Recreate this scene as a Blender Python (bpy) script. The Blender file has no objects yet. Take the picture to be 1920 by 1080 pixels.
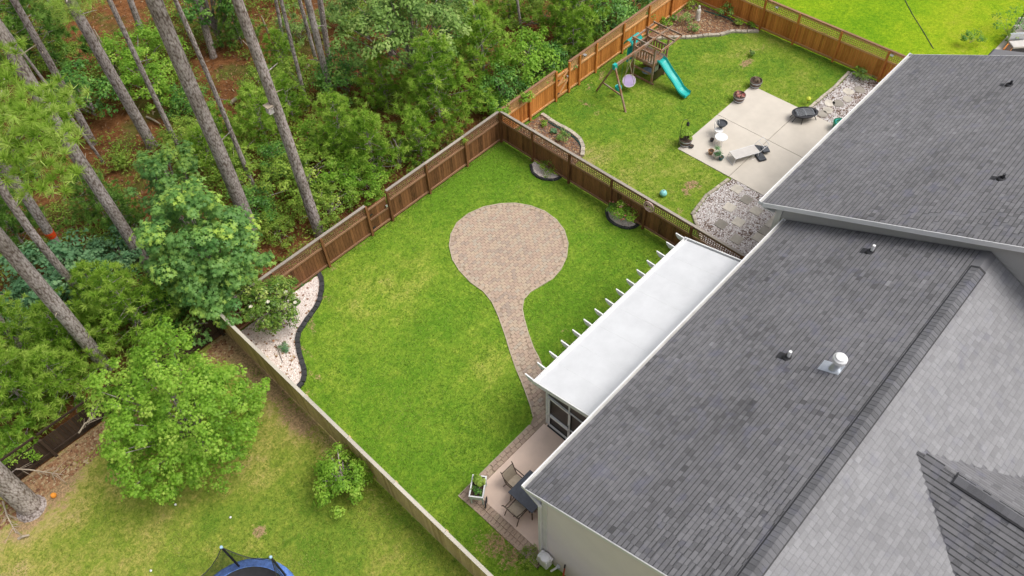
import bpy, math, random
import numpy as np
from mathutils import Vector, Matrix
rad = math.radians
S = bpy.context.scene
# ------------------------------------------------------------------ camera
CAM_H = 25.5
FPX = 1451.6                                   # focal length in px of the 1920 px photograph
pitch, roll, yaw = rad(51.961), rad(3.183), rad(45.940)
fwd = Vector((math.cos(pitch)*math.cos(yaw), math.cos(pitch)*math.sin(yaw), -math.sin(pitch)))
r0 = Vector((math.sin(yaw), -math.cos(yaw), 0)); d0 = fwd.cross(r0)
cr = r0*math.cos(roll) + d0*math.sin(roll)
cd = -r0*math.sin(roll) + d0*math.cos(roll)
cam = bpy.data.cameras.new("camera"); camo = bpy.data.objects.new("camera", cam)
S.collection.objects.link(camo)
m = Matrix((cr, -cd, -fwd)).transposed().to_4x4(); m.translation = (0, 0, CAM_H)
camo.matrix_world = m
cam.sensor_fit = 'HORIZONTAL'; cam.sensor_width = 36; cam.lens = 36*FPX/1920
cam.clip_start = .1; cam.clip_end = 1500
S.camera = camo
# ------------------------------------------------------------------ world, sun, exposure
SUN_AZ = Vector((.50, -.62, 0)).normalized(); SUN_EL = rad(60)
W = bpy.data.worlds.new("World"); S.world = W; W.use_nodes = True
nt = W.node_tree; bg = nt.nodes['Background']
sky = nt.nodes.new('ShaderNodeTexSky'); sky.sky_type = 'NISHITA'; sky.sun_disc = False
sky.sun_elevation = SUN_EL; sky.sun_rotation = math.atan2(SUN_AZ.x, SUN_AZ.y)
sky.air_density = 1.0; sky.dust_density = 6.0; sky.ozone_density = 1.0; sky.altitude = 0
hs = nt.nodes.new('ShaderNodeHueSaturation'); hs.inputs['Saturation'].default_value = .35
nt.links.new(sky.outputs[0], hs.inputs['Color']); nt.links.new(hs.outputs[0], bg.inputs[0])
bg.inputs[1].default_value = .15
sun = bpy.data.lights.new("sun", 'SUN'); sun.energy = 1.3; sun.angle = rad(30); sun.color = (1, .965, .91)
suno = bpy.data.objects.new("sun", sun); S.collection.objects.link(suno)
sd = Vector((SUN_AZ.x*math.cos(SUN_EL), SUN_AZ.y*math.cos(SUN_EL), math.sin(SUN_EL)))
suno.rotation_euler = sd.to_track_quat('Z', 'Y').to_euler(); suno.location = sd*60
V = S.view_settings; V.view_transform = 'Standard'; V.look = 'None'; V.gamma = 1; V.use_curve_mapping = False
V.exposure = 0.22

# ------------------------------------------------------------------ helpers
def G(px, py, z=0.0):
    """survey point: where the line of sight of a photo pixel meets height z"""
    v = cr*((px-960)/FPX) + cd*((py-540)/FPX) + fwd
    t = (z-CAM_H)/v.z
    return Vector((v.x*t, v.y*t, z))

def meta(o, label=None, cat=None, group=None, kind=None):
    if label: o['label'] = label
    if cat: o['category'] = cat
    if group: o['group'] = group
    if kind: o['kind'] = kind
    return o
def wl(o):
    v = Vector((0, 0, 0))
    while o: v += o.location; o = o.parent
    return v
def thing(name, label, cat, loc=(0, 0, 0), group=None, kind=None):
    o = bpy.data.objects.new(name, None); S.collection.objects.link(o); o.location = loc
    o.empty_display_size = .2
    return meta(o, label, cat, group, kind)
def link(name, me, parent=None, loc=(0, 0, 0), rot=None, scale=None):
    o = bpy.data.objects.new(name, me); S.collection.objects.link(o)
    if parent: o.parent = parent
    o.location = loc
    if rot: o.rotation_euler = rot
    if scale: o.scale = scale
    return o
def piece(name, me, parent, w, rot=None, scale=None):
    return link(name, me, parent, Vector(w)-wl(parent), rot, scale)

def np_mesh(name, verts, nper, faces, tone=None, mat=None, smooth=False, extra=None):
    """verts (N,3), nper ints (per face vertex count or one int), faces flat index array"""
    me = bpy.data.meshes.new(name)
    verts = np.asarray(verts, np.float32); faces = np.asarray(faces, np.int32).ravel()
    if isinstance(nper, int): nper = np.full(len(faces)//nper, nper, np.int32)
    nper = np.asarray(nper, np.int32)
    me.vertices.add(len(verts)); me.vertices.foreach_set('co', verts.ravel())
    me.loops.add(len(faces)); me.loops.foreach_set('vertex_index', faces)
    me.polygons.add(len(nper))
    st = np.concatenate([[0], np.cumsum(nper)[:-1]]).astype(np.int32)
    me.polygons.foreach_set('loop_start', st)
    me.update(calc_edges=True)
    me.polygons.foreach_set('use_smooth', np.full(len(nper), bool(smooth)))
    if tone is not None:
        a = me.attributes.new('tone', 'FLOAT', 'FACE'); a.data.foreach_set('value', np.asarray(tone, np.float32))
    for k, arr in (extra or {}).items():
        a = me.attributes.new(k, 'FLOAT', 'POINT'); a.data.foreach_set('value', np.asarray(arr, np.float32))
    if mat: me.materials.append(mat)
    return me

class MB:
    def __init__(s): s.v = []; s.f = []; s.t = []
    def face(s, pts, t=.5):
        n = len(s.v); s.v += [tuple(p) for p in pts]; s.f.append(tuple(range(n, n+len(pts)))); s.t.append(t)
    def hexa(s, P, t=.5):   # P: 4 bottom (ccw) + 4 top
        n = len(s.v); s.v += [tuple(p) for p in P]
        for f in ((0, 3, 2, 1), (4, 5, 6, 7), (0, 1, 5, 4), (1, 2, 6, 5), (2, 3, 7, 6), (3, 0, 4, 7)):
            s.f.append(tuple(n+i for i in f)); s.t.append(t)
    def box(s, x0, y0, z0, x1, y1, z1, t=.5):
        s.hexa([(x0, y0, z0), (x1, y0, z0), (x1, y1, z0), (x0, y1, z0), (x0, y0, z1), (x1, y0, z1), (x1, y1, z1), (x0, y1, z1)], t)
    def cbox(s, c, sx, sy, sz, rz=0, t=.5):
        c = Vector(c); R = Matrix.Rotation(rz, 3, 'Z'); P = []
        for z in (-1, 1):
            for x, y in ((-1, -1), (1, -1), (1, 1), (-1, 1)): P.append(c+R@Vector((x*sx/2, y*sy/2, z*sz/2)))
        s.hexa(P, t)
    def beam(s, a, b, w, h, t=.5, up=(0, 0, 1)):
        a = Vector(a); b = Vector(b); d = (b-a).normalized(); u = Vector(up)
        sd_ = d.cross(u)
        if sd_.length < 1e-3: sd_ = d.cross(Vector((1, 0, 0)))
        sd_.normalize(); u = sd_.cross(d).normalized()
        P = [p+sd_*(x*w/2)+u*(z*h/2) for p, in ((a,), (b,)) for x, z in ((-1, -1), (1, -1), (1, 1), (-1, 1))]
        s.hexa(P, t)
    def tube(s, pts, rs, n=8, t=.5, cap=True):
        pts = [Vector(p) for p in pts]
        if isinstance(rs, (int, float)): rs = [rs]*len(pts)
        base = len(s.v); ref = None
        for i, p in enumerate(pts):
            d = (pts[min(i+1, len(pts)-1)]-pts[max(i-1, 0)]).normalized()
            if ref is None:
                ref = d.cross(Vector((0, 0, 1)))
                if ref.length < 1e-2: ref = d.cross(Vector((1, 0, 0)))
            a = (ref-d*ref.dot(d)).normalized(); b = d.cross(a); ref = a
            for k in range(n):
                an = 2*math.pi*k/n; s.v.append(tuple(p+(a*math.cos(an)+b*math.sin(an))*rs[i]))
        for i in range(len(pts)-1):
            for k in range(n):
                q = base+i*n; s.f.append((q+k, q+(k+1) % n, q+n+(k+1) % n, q+n+k)); s.t.append(t)
        if cap:
            s.f.append(tuple(base+k for k in reversed(range(n)))); s.t.append(t)
            s.f.append(tuple(base+(len(pts)-1)*n+k for k in range(n))); s.t.append(t)
    def lathe(s, prof, c=(0, 0, 0), n=20, t=.5, sx=1, sy=1, cap0=True, cap1=True):
        base = len(s.v)
        for r, z in prof:
            for k in range(n):
                an = 2*math.pi*k/n; s.v.append((c[0]+r*math.cos(an)*sx, c[1]+r*math.sin(an)*sy, c[2]+z))
        for i in range(len(prof)-1):
            for k in range(n):
                q = base+i*n; s.f.append((q+k, q+(k+1) % n, q+n+(k+1) % n, q+n+k)); s.t.append(t)
        if cap0: s.f.append(tuple(base+k for k in reversed(range(n)))); s.t.append(t)
        if cap1: s.f.append(tuple(base+(len(prof)-1)*n+k for k in range(n))); s.t.append(t)
    def prism(s, poly, z0, z1, t=.5):
        n = len(poly)
        b = len(s.v); s.v += [(p[0], p[1], z0) for p in poly]+[(p[0], p[1], z1) for p in poly]
        s.f.append(tuple(b+k for k in reversed(range(n)))); s.t.append(t)
        s.f.append(tuple(b+n+k for k in range(n))); s.t.append(t)
        for k in range(n): s.f.append((b+k, b+(k+1) % n, b+n+(k+1) % n, b+n+k)); s.t.append(t)
    def mesh(s, name, mat, smooth=False, off=(0, 0, 0)):
        v = np.array(s.v, np.float32)-np.array(off, np.float32)
        nper = [len(f) for f in s.f]; fl = [i for f in s.f for i in f]
        return np_mesh(name, v, nper, fl, s.t, mat, smooth)
    def build(s, name, mat, parent=None, smooth=False, loc=None, bevel=0):
        """verts are world coordinates; origin put at loc or the parent's place"""
        o0 = Vector(loc) if loc is not None else (wl(parent) if parent else Vector((0, 0, 0)))
        me = s.mesh(name, mat, smooth, tuple(o0))
        o = link(name, me, parent, (o0-wl(parent)) if parent else o0)
        if smooth:
            me.set_sharp_from_angle(angle=rad(40))
        if bevel:
            md = o.modifiers.new('bevel', 'BEVEL'); md.width = bevel; md.segments = 2; md.limit_method = 'ANGLE'
        return o
def struct(o, label=None):
    o['kind'] = 'structure'
    if label: o['label'] = label
    return o

# ------------------------------------------------------------------ materials
class N:
    def __init__(s, mt):
        s.t = mt.node_tree
    def __call__(s, typ, **kw):
        n = s.t.nodes.new('ShaderNode'+typ)
        for k, v in kw.items(): setattr(n, k, v)
        return n
    def l(s, a, b): s.t.links.new(a, b)
def ramp(n, fac, stops):
    r = n('ValToRGB'); e = r.color_ramp.elements
    while len(e) < len(stops): e.new(.5)
    for i, (p, c) in enumerate(stops): e[i].position = p; e[i].color = (*c, 1)
    n.l(fac, r.inputs[0]); return r.outputs[0]
def noise(n, scale, detail=3, rough=.55, vec=None, out=0):
    x = n('TexNoise'); x.inputs['Scale'].default_value = scale; x.inputs['Detail'].default_value = detail
    x.inputs['Roughness'].default_value = rough
    if vec is not None: n.l(vec, x.inputs['Vector'])
    return x.outputs[out]
def mixc(n, fac, a, b, mode='MIX'):
    x = n('MixRGB', blend_type=mode)
    for s_, val in ((0, fac), (1, a), (2, b)):
        if isinstance(val, (int, float)): x.inputs[s_].default_value = val
        elif isinstance(val, tuple): x.inputs[s_].default_value = (*val, 1)
        else: n.l(val, x.inputs[s_])
    return x.outputs[0]
def mth(n, op, a, b=0.0, clamp=False):
    x = n('Math', operation=op, use_clamp=clamp)
    for i, val in enumerate((a, b)):
        if isinstance(val, (int, float)): x.inputs[i].default_value = val
        else: n.l(val, x.inputs[i])
    return x.outputs[0]
def attr(n, name): return n('Attribute', attribute_name=name).outputs['Fac']
def wpos(n): return n('NewGeometry').outputs['Position']
def newmat(name):
    mt = bpy.data.materials.new(name); mt.use_nodes = True
    n = N(mt); b = mt.node_tree.nodes['Principled BSDF']; return mt, n, b
def bump(n, b, h, dist, strength=1.0):
    x = n('Bump'); x.inputs['Distance'].default_value = dist; x.inputs['Strength'].default_value = strength
    n.l(h, x.inputs['Height']); n.l(x.outputs[0], b.inputs['Normal'])
MATS = {}
def plain(name, c, rough=.6, var=.15, scale=6, metal=0, bumpd=0.0, spec=.5):
    """one colour with dirt, a little wear and tone of the piece"""
    mt, n, b = newmat(name)
    p = wpos(n)
    f = noise(n, scale, 4, .6, p)
    c0 = tuple(x*(1-var) for x in c); c1 = tuple(min(1, x*(1+var)) for x in c)
    col = ramp(n, f, [(.3, c0), (.7, c1)])
    t = attr(n, 'tone')
    col = mixc(n, 1.0, col, ramp(n, t, [(0, (.6, .6, .6)), (.5, (1, 1, 1)), (1, (1.4, 1.4, 1.4))]), 'MULTIPLY')
    n.l(col, b.inputs['Base Color'])
    b.inputs['Roughness'].default_value = rough; b.inputs['Metallic'].default_value = metal
    b.inputs['Specular IOR Level'].default_value = spec
    if bumpd: bump(n, b, noise(n, scale*6, 3, .6, p), bumpd)
    MATS[name] = mt; return mt
def wood(name, dark, light, rough=.7, weather=None):
    mt, n, b = newmat(name)
    p = n('TexCoord').outputs['Object']
    oi = n('ObjectInfo').outputs['Random']
    mp = n('Mapping'); mp.inputs['Scale'].default_value = (9, 9, 1.1)
    n.l(wpos(n), mp.inputs['Vector'])
    f = noise(n, 3, 5, .65, mp.outputs[0])
    f2 = noise(n, .9, 3, .5, wpos(n))
    t = mth(n, 'ADD', mth(n, 'MULTIPLY', f, .75), mth(n, 'MULTIPLY', mth(n, 'ADD', oi, attr(n, 'tone')), .22))
    t = mth(n, 'ADD', t, mth(n, 'MULTIPLY', f2, .25))
    mid = tuple((a+c)/2 for a, c in zip(dark, light))
    col = ramp(n, t, [(.40, dark), (.62, mid), (.95, light)])
    if weather:
        w = noise(n, 2.2, 4, .7, wpos(n)); col = mixc(n, ramp(n, w, [(.45, (0, 0, 0)), (.62, (1, 1, 1))]), col, weather)
    n.l(col, b.inputs['Base Color']); b.inputs['Roughness'].default_value = rough
    b.inputs['Specular IOR Level'].default_value = .3
    bump(n, b, f, .004)
    MATS[name] = mt; return mt
def leafmat(name, c0, c1, c2, trans=.3, rough=.5):
    mt, n, b = newmat(name)
    t = attr(n, 'tone'); oi = n('ObjectInfo').outputs['Random']
    t = mth(n, 'ADD', t, mth(n, 'MULTIPLY', mth(n, 'SUBTRACT', oi, .5), .14))
    col = ramp(n, t, [(0.02, c0), (.5, c1), (.98, c2)])
    n.l(col, b.inputs['Base Color']); b.inputs['Roughness'].default_value = rough
    b.inputs['Specular IOR Level'].default_value = .25
    tr = n('BsdfTranslucent'); n.l(col, tr.inputs[0])
    mx = n('MixShader'); mx.inputs[0].default_value = trans
    out = [x for x in mt.node_tree.nodes if x.type == 'OUTPUT_MATERIAL'][0]
    n.l(b.outputs[0], mx.inputs[1]); n.l(tr.outputs[0], mx.inputs[2]); n.l(mx.outputs[0], out.inputs[0])
    MATS[name] = mt; return mt

M = {}
M['white'] = plain('white_paint', (.74, .74, .74), .45, .05, 1.5)
M['roof_white'] = plain('white_roof_panel', (.625, .635, .65), .5, .06, 1.6)
M['trim'] = plain('off_white_trim', (.66, .65, .62), .5, .07, 2)
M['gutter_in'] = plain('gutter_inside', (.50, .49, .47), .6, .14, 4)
M['stucco'] = plain('grey_wall', (.74, .68, .66), .85, .03, 1.2, bumpd=.002)
M['siding'] = plain('lap_siding', (.40, .39, .37), .6, .05, 2)
M['concrete'] = plain('tan_concrete', (.74, .57, .47), .85, .08, 1.3, bumpd=.001)
M['slab'] = plain('pale_concrete', (.56, .51, .44), .85, .07, 1.1, bumpd=.001)
M['curb'] = plain('pale_curbing', (.42, .345, .26), .9, .2, 5, bumpd=.003)
M['stone'] = plain('edging_stone', (.42, .37, .30), .9, .25, 5, bumpd=.006)
M['step'] = plain('stepping_stone', (.42, .385, .33), .9, .15, 3, bumpd=.003)
M['black'] = plain('black_rubber', (.025, .025, .028), .6, .3, 6)
M['edging'] = plain('black_edging', (.035, .035, .038), .65, .3, 6, bumpd=.004)
M['darkmetal'] = plain('dark_metal', (.045, .045, .05), .4, .3, 6, metal=.5)
M['bronze'] = plain('bronze_metal', (.07, .045, .03), .45, .2, 6, metal=.4)
M['steel'] = plain('galvanised_steel', (.55, .58, .62), .35, .12, 6, metal=.6)
M['slate'] = plain('slate_table', (.045, .052, .07), .35, .25, 8)
M['sling'] = plain('beige_sling', (.42, .35, .27), .8, .08, 10)
M['teal'] = plain('teal_plastic', (.015, .42, .38), .3, .08, 3)
M['green'] = plain('green_plastic', (.02, .20, .10), .4, .15, 3)
M['dkteal'] = plain('dark_teal_pot', (.01, .09, .09), .3, .15, 3)
M['lilac'] = plain('lilac_plastic', (.42, .32, .55), .4, .08, 3)
M['blue'] = plain('blue_vinyl', (.10, .20, .52), .5, .35, 9)
M['darkglass'] = plain('dark_screen', (.020, .016, .014), .35, .3, 3)
M['terra'] = plain('terracotta', (.40, .22, .12), .8, .15, 5)
M['ochre'] = plain('orange_ball', (.75, .28, .03), .5, .1, 5)
M['mint'] = plain('mint_paint', (.52, .60, .56), .6, .1, 4)
M['soil'] = plain('soil', (.07, .045, .03), .95, .4, 12, bumpd=.01)
M['mulch'] = plain('mulch', (.15, .10, .075), .95, .45, 14, bumpd=.02)
M['cushion'] = plain('dark_cushion', (.05, .055, .065), .7, .3, 10)
M['rope'] = plain('rope', (.52, .45, .33), .8, .1, 6)
M['tire'] = plain('grey_blue_disc', (.22, .30, .40), .5, .2, 6)
M['barrel'] = plain('barrel_wood', (.13, .085, .07), .7, .3, 8)
M['red'] = plain('rust_red', (.35, .06, .03), .6, .3, 6)
M['cloth'] = plain('white_cloth', (.54, .51, .48), .8, .06, 4)
M['bone'] = plain('statue_stone', (.60, .56, .50), .8, .15, 8)
M['brass'] = plain('medallion_metal', (.66, .47, .42), .5, .2, 8)
M['deadwood'] = plain('dead_wood', (.40, .33, .25), .9, .25, 5)
M['marker'] = plain('orange_marker', (.75, .07, .01), .6, .15, 5)
M['fence_brown'] = wood('stained_brown_wood', (.045, .018, .007), (.27, .12, .05))
M['fence_rail'] = wood('worn_brown_rail', (.11, .055, .028), (.34, .19, .11))
M['fence_orange'] = wood('cedar_orange_wood', (.28, .082, .012), (.68, .27, .065))
M['fence_orail'] = wood('cedar_rail', (.32, .15, .045), (.66, .38, .17))
M['fence_grey'] = wood('weathered_grey_wood', (.15, .125, .105), (.42, .37, .32))
M['fence_tan'] = wood('tan_pine_wood', (.30, .20, .08), (.66, .50, .25))
M['fence_pale'] = wood('pale_grey_cap', (.30, .27, .22), (.60, .55, .47))
M['fence_dark'] = wood('black_brown_wood', (.012, .008, .006), (.07, .045, .03))
M['play'] = wood('playset_cedar', (.13, .06, .03), (.42, .23, .13), weather=(.33, .27, .22))

def bark():
    mt, n, b = newmat('pine_bark')
    mp = n('Mapping'); mp.inputs['Scale'].default_value = (1, 1, .45); n.l(wpos(n), mp.inputs['Vector'])
    v = n('TexVoronoi'); v.inputs['Scale'].default_value = 17; n.l(mp.outputs[0], v.inputs['Vector'])
    f = noise(n, 11, 5, .7, mp.outputs[0]); f2 = noise(n, 1.1, 2, .5, wpos(n))
    d = ramp(n, v.outputs['Distance'], [(.0, (1, 1, 1)), (.55, (.5, .5, .5)), (.8, (0, 0, 0))])
    t = mth(n, 'ADD', mth(n, 'MULTIPLY', f, .6), mth(n, 'MULTIPLY', d, .4))
    col = ramp(n, t, [(.28, (.16, .125, .105)), (.5, (.345, .305, .285)), (.75, (.55, .50, .475))])
    col = mixc(n, 1.0, col, ramp(n, f2, [(.3, (.75, .72, .7)), (.7, (1.15, 1.12, 1.15))]), 'MULTIPLY')
    n.l(col, b.inputs['Base Color']); b.inputs['Roughness'].default_value = .95; b.inputs['Specular IOR Level'].default_value = .1
    bump(n, b, t, .03); return mt
M['bark'] = bark()

def shingle(name, base, light, patch=.75, blue=.4):
    mt, n, b = newmat(name); p = wpos(n)
    t = attr(n, 'tone')
    big = noise(n, .42, 4, .62, p); mid = noise(n, 2.2, 2, .5, p); gr = noise(n, 55, 2, .6, p)
    tt = mth(n, 'ADD', t, mth(n, 'MULTIPLY', mth(n, 'SUBTRACT', big, .5), patch))
    tt = mth(n, 'ADD', tt, mth(n, 'MULTIPLY', mth(n, 'SUBTRACT', gr, .5), .35))
    col = ramp(n, tt, [(.0, tuple(x*.30 for x in base)), (.34, tuple(x*.9 for x in base)), (.7, tuple(x*1.25 for x in base)), (1, light)])
    col = mixc(n, ramp(n, mid, [(.56, (0, 0, 0)), (.75, (blue, blue, blue))]), col, tuple((x*.8, x*.82, x*1.15)[i] for i, x in enumerate(base)))
    n.l(col, b.inputs['Base Color']); b.inputs['Roughness'].default_value = .75; b.inputs['Specular IOR Level'].default_value = .45
    b.inputs['Sheen Weight'].default_value = .25; b.inputs['Sheen Roughness'].default_value = .5
    bump(n, b, gr, .002); return mt
M['shingle'] = shingle('asphalt_shingle', (.150, .148, .156), (.31, .31, .325))
M['shingle_rear_lit'] = shingle('painted_sunlit_shingle', (.150, .149, .155), (.29, .29, .30), .28, .25)  # evener copy of the shingle, painted as the sunlit rear slope
M['cap'] = shingle('ridge_cap_shingle', (.13, .13, .14), (.22, .22, .23))

def paver():
    mt, n, b = newmat('paver_clay'); p = wpos(n); t = attr(n, 'tone')
    f = noise(n, .9, 3, .5, p); g = noise(n, 30, 3, .6, p)
    tt = mth(n, 'ADD', t, mth(n, 'MULTIPLY', mth(n, 'SUBTRACT', f, .5), .7))
    col = ramp(n, tt, [(.0, (.36, .285, .23)), (.22, (.415, .305, .235)), (.45, (.45, .335, .255)), (.7, (.465, .36, .265)), (1, (.41, .345, .275))])
    col = mixc(n, 1.0, col, ramp(n, g, [(.3, (.8, .8, .8)), (.7, (1.12, 1.12, 1.12))]), 'MULTIPLY')
    n.l(col, b.inputs['Base Color']); b.inputs['Roughness'].default_value = .9; bump(n, b, g, .003); return mt
M['paver'] = paver()

def pebble(name, stops):
    mt, n, b = newmat(name); t = attr(n, 'tone')
    n.l(ramp(n, t, stops), b.inputs['Base Color']); b.inputs['Roughness'].default_value = .8; return mt
M['pink_gravel'] = pebble('pink_white_gravel', [(0, (.30, .22, .19)), (.2, (.58, .47, .42)), (.6, (.70, .62, .57)), (1, (.80, .77, .74))])
M['grey_gravel'] = pebble('grey_white_gravel', [(0, (.22, .16, .13)), (.3, (.46, .40, .37)), (.65, (.66, .62, .61)), (1, (.80, .79, .79))])
M['litter'] = pebble('leaf_litter_flakes', [(0, (.10, .04, .02)), (.4, (.22, .10, .045)), (.75, (.30, .18, .09)), (1, (.42, .33, .20))])

def floor_mat():
    mt, n, b = newmat('pine_straw_floor'); p = wpos(n)
    a = noise(n, .35, 4, .6, p); c = noise(n, 2.5, 6, .75, p); d = noise(n, 14, 4, .75, p)
    t = mth(n, 'ADD', mth(n, 'MULTIPLY', c, .6), mth(n, 'MULTIPLY', d, .5))
    col = ramp(n, t, [(.32, (.03, .018, .010)), (.5, (.145, .06, .024)), (.68, (.27, .125, .055)), (.85, (.36, .22, .12))])
    gr = ramp(n, t, [(.4, (.05, .07, .015)), (.6, (.10, .13, .03)), (.75, (.22, .15, .06))])
    col = mixc(n, ramp(n, a, [(.52, (0, 0, 0)), (.62, (.7, .7, .7))]), col, gr)
    n.l(col, b.inputs['Base Color']); b.inputs['Roughness'].default_value = 1; b.inputs['Specular IOR Level'].default_value = 0
    bump(n, b, t, .06); return mt
M['floor'] = floor_mat()

def grass_mat(name, base, lush, yellow, dry, soil=(.34, .235, .13)):
    """attributes painted on the lawn mesh: wear (thin, yellowed turf), bare (soil), lush"""
    mt, n, b = newmat(name); p = wpos(n)
    f1 = noise(n, 5, 5, .75, p); f2 = noise(n, 13, 4, .8, p); f0 = noise(n, 1.3, 4, .65, p)
    wear = mth(n, 'ADD', attr(n, 'wear'), mth(n, 'MULTIPLY', mth(n, 'SUBTRACT', f0, .5), 1.1))
    wear = mth(n, 'ADD', wear, mth(n, 'MULTIPLY', mth(n, 'SUBTRACT', f1, .5), .9))
    col = ramp(n, wear, [(.0, lush), (.38, base), (.68, yellow), (1, dry)])
    bare = mth(n, 'ADD', attr(n, 'bare'), mth(n, 'MULTIPLY', mth(n, 'SUBTRACT', f1, .5), 1.2))
    bare = mth(n, 'ADD', bare, mth(n, 'MULTIPLY', mth(n, 'SUBTRACT', f2, .5), .5))
    sc = ramp(n, f2, [(.35, tuple(x*.7 for x in soil)), (.65, tuple(x*1.15 for x in soil))])
    col = mixc(n, ramp(n, bare, [(.42, (0, 0, 0)), (.60, (1, 1, 1))]), col, sc)
    s = mth(n, 'ADD', mth(n, 'MULTIPLY', f1, .45), mth(n, 'MULTIPLY', f2, .55))
    col = mixc(n, 1.0, col, ramp(n, s, [(.34, (.48, .55, .45)), (.5, (.98, .98, .98)), (.66, (1.42, 1.32, 1.3))]), 'MULTIPLY')
    n.l(col, b.inputs['Base Color']); b.inputs['Roughness'].default_value = .9; b.inputs['Specular IOR Level'].default_value = .08
    bump(n, b, s, .05); return mt
M['lawn'] = grass_mat('back_lawn_grass', (.185, .29, .028), (.115, .235, .018), (.29, .345, .055), (.36, .31, .12))
M['lawn_nb'] = grass_mat('neighbour_lawn_grass', (.175, .265, .026), (.09, .20, .018), (.27, .30, .06), (.34, .29, .12))
M['lawn_side'] = grass_mat('side_lawn_grass', (.205, .265, .036), (.12, .21, .022), (.32, .305, .075), (.40, .30, .15))
M['field'] = grass_mat('far_field_grass', (.20, .33, .010), (.13, .27, .008), (.27, .36, .015), (.29, .31, .04))
M['leaf_bright'] = leafmat('leaf_bright', (.12, .27, .020), (.28, .50, .05), (.48, .66, .11), .45)
M['leaf_gum'] = leafmat('leaf_sweetgum', (.09, .23, .06), (.23, .43, .11), (.52, .70, .12), .42, .4)
M['leaf_oak'] = leafmat('leaf_oak', (.10, .20, .045), (.25, .40, .09), (.42, .54, .17), .4)
M['leaf_dark'] = leafmat('leaf_dark', (.05, .15, .028), (.14, .33, .055), (.30, .50, .10), .35, .35)
M['leaf_blue'] = leafmat('leaf_blue', (.06, .17, .08), (.16, .33, .15), (.30, .50, .23), .35)
M['leaf_olive'] = leafmat('leaf_olive', (.11, .20, .024), (.28, .43, .055), (.48, .58, .11), .4)
M['leaf_mag'] = leafmat('leaf_magnolia', (.045, .11, .018), (.15, .26, .035), (.42, .50, .13), .15, .3)
M['needle'] = leafmat('pine_needle', (.13, .28, .028), (.33, .53, .06), (.56, .72, .15), .5)
M['needle_far'] = leafmat('pine_needle_high', (.18, .33, .03), (.38, .56, .08), (.58, .70, .20), .5)
M['needle_dk'] = leafmat('pine_needle_dark', (.08, .18, .034), (.19, .36, .06), (.33, .52, .11), .45)
M['under'] = leafmat('undergrowth_leaf', (.07, .11, .015), (.19, .26, .032), (.35, .37, .07), .3)
M['twig'] = leafmat('dry_twig', (.16, .11, .07), (.30, .22, .15), (.42, .34, .26), .1)
M['petal'] = leafmat('pink_petal', (.50, .12, .12), (.62, .28, .22), (.70, .5, .42), .2)
M['petalw'] = leafmat('cream_petal', (.62, .56, .42), (.72, .66, .52), (.78, .75, .66), .2)
mt, n_, b_ = newmat('trampoline_net'); b_.inputs['Base Color'].default_value = (.015, .015, .02, 1); b_.inputs['Alpha'].default_value = .5
M['net'] = mt

# ------------------------------------------------------------------ ground and lawns
rng = np.random.default_rng(7)
def vnoise(x, y, s, seed):
    """smooth value noise in numpy"""
    g = np.random.default_rng(seed).random((64, 64)); x = x*s+100.3; y = y*s+57.7
    xi = np.floor(x).astype(int); yi = np.floor(y).astype(int); fx = x-xi; fy = y-yi
    fx = fx*fx*(3-2*fx); fy = fy*fy*(3-2*fy)
    a = g[xi % 64, yi % 64]; b = g[(xi+1) % 64, yi % 64]; c = g[xi % 64, (yi+1) % 64]; d = g[(xi+1) % 64, (yi+1) % 64]
    return (a*(1-fx)+b*fx)*(1-fy)+(c*(1-fx)+d*fx)*fy
def lawn(name, x0, x1, y0, y1, step, z, mat, wear, bare, wbase=.3, hole=None, bump_=.02):
    nx = int((x1-x0)/step)+1; ny = int((y1-y0)/step)+1
    X, Y = np.meshgrid(np.linspace(x0, x1, nx), np.linspace(y0, y1, ny), indexing='ij')
    def field(lst):
        f = np.zeros_like(X)
        for (cx, cy, rx, ry, an, a) in lst:
            c, s = math.cos(rad(an)), math.sin(rad(an)); u = (X-cx)*c+(Y-cy)*s; v = -(X-cx)*s+(Y-cy)*c
            f = np.maximum(f, a*np.exp(-((u/rx)**2+(v/ry)**2)) if a > 0 else 0) if a > 0 else f+a*np.exp(-((u/rx)**2+(v/ry)**2))
        return f
    wv = wbase+field(wear)+.35*(vnoise(X, Y, .35, 3)-.5)+.25*(vnoise(X, Y, 1.1, 4)-.5)
    bv = field(bare)
    Z = np.full_like(X, z)+(vnoise(X, Y, 2.2, 8)-.5)*bump_
    Vv = np.stack([X.ravel(), Y.ravel(), Z.ravel()], 1)
    i, j = np.meshgrid(np.arange(nx-1), np.arange(ny-1), indexing='ij'); i = i.ravel(); j = j.ravel()
    F = np.stack([i*ny+j, (i+1)*ny+j, (i+1)*ny+j+1, i*ny+j+1], 1)
    me = np_mesh(name, Vv, 4, F, None, mat, True, {'wear': wv.ravel(), 'bare': bv.ravel()})
    o = link(name, me); struct(o); return o

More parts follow.
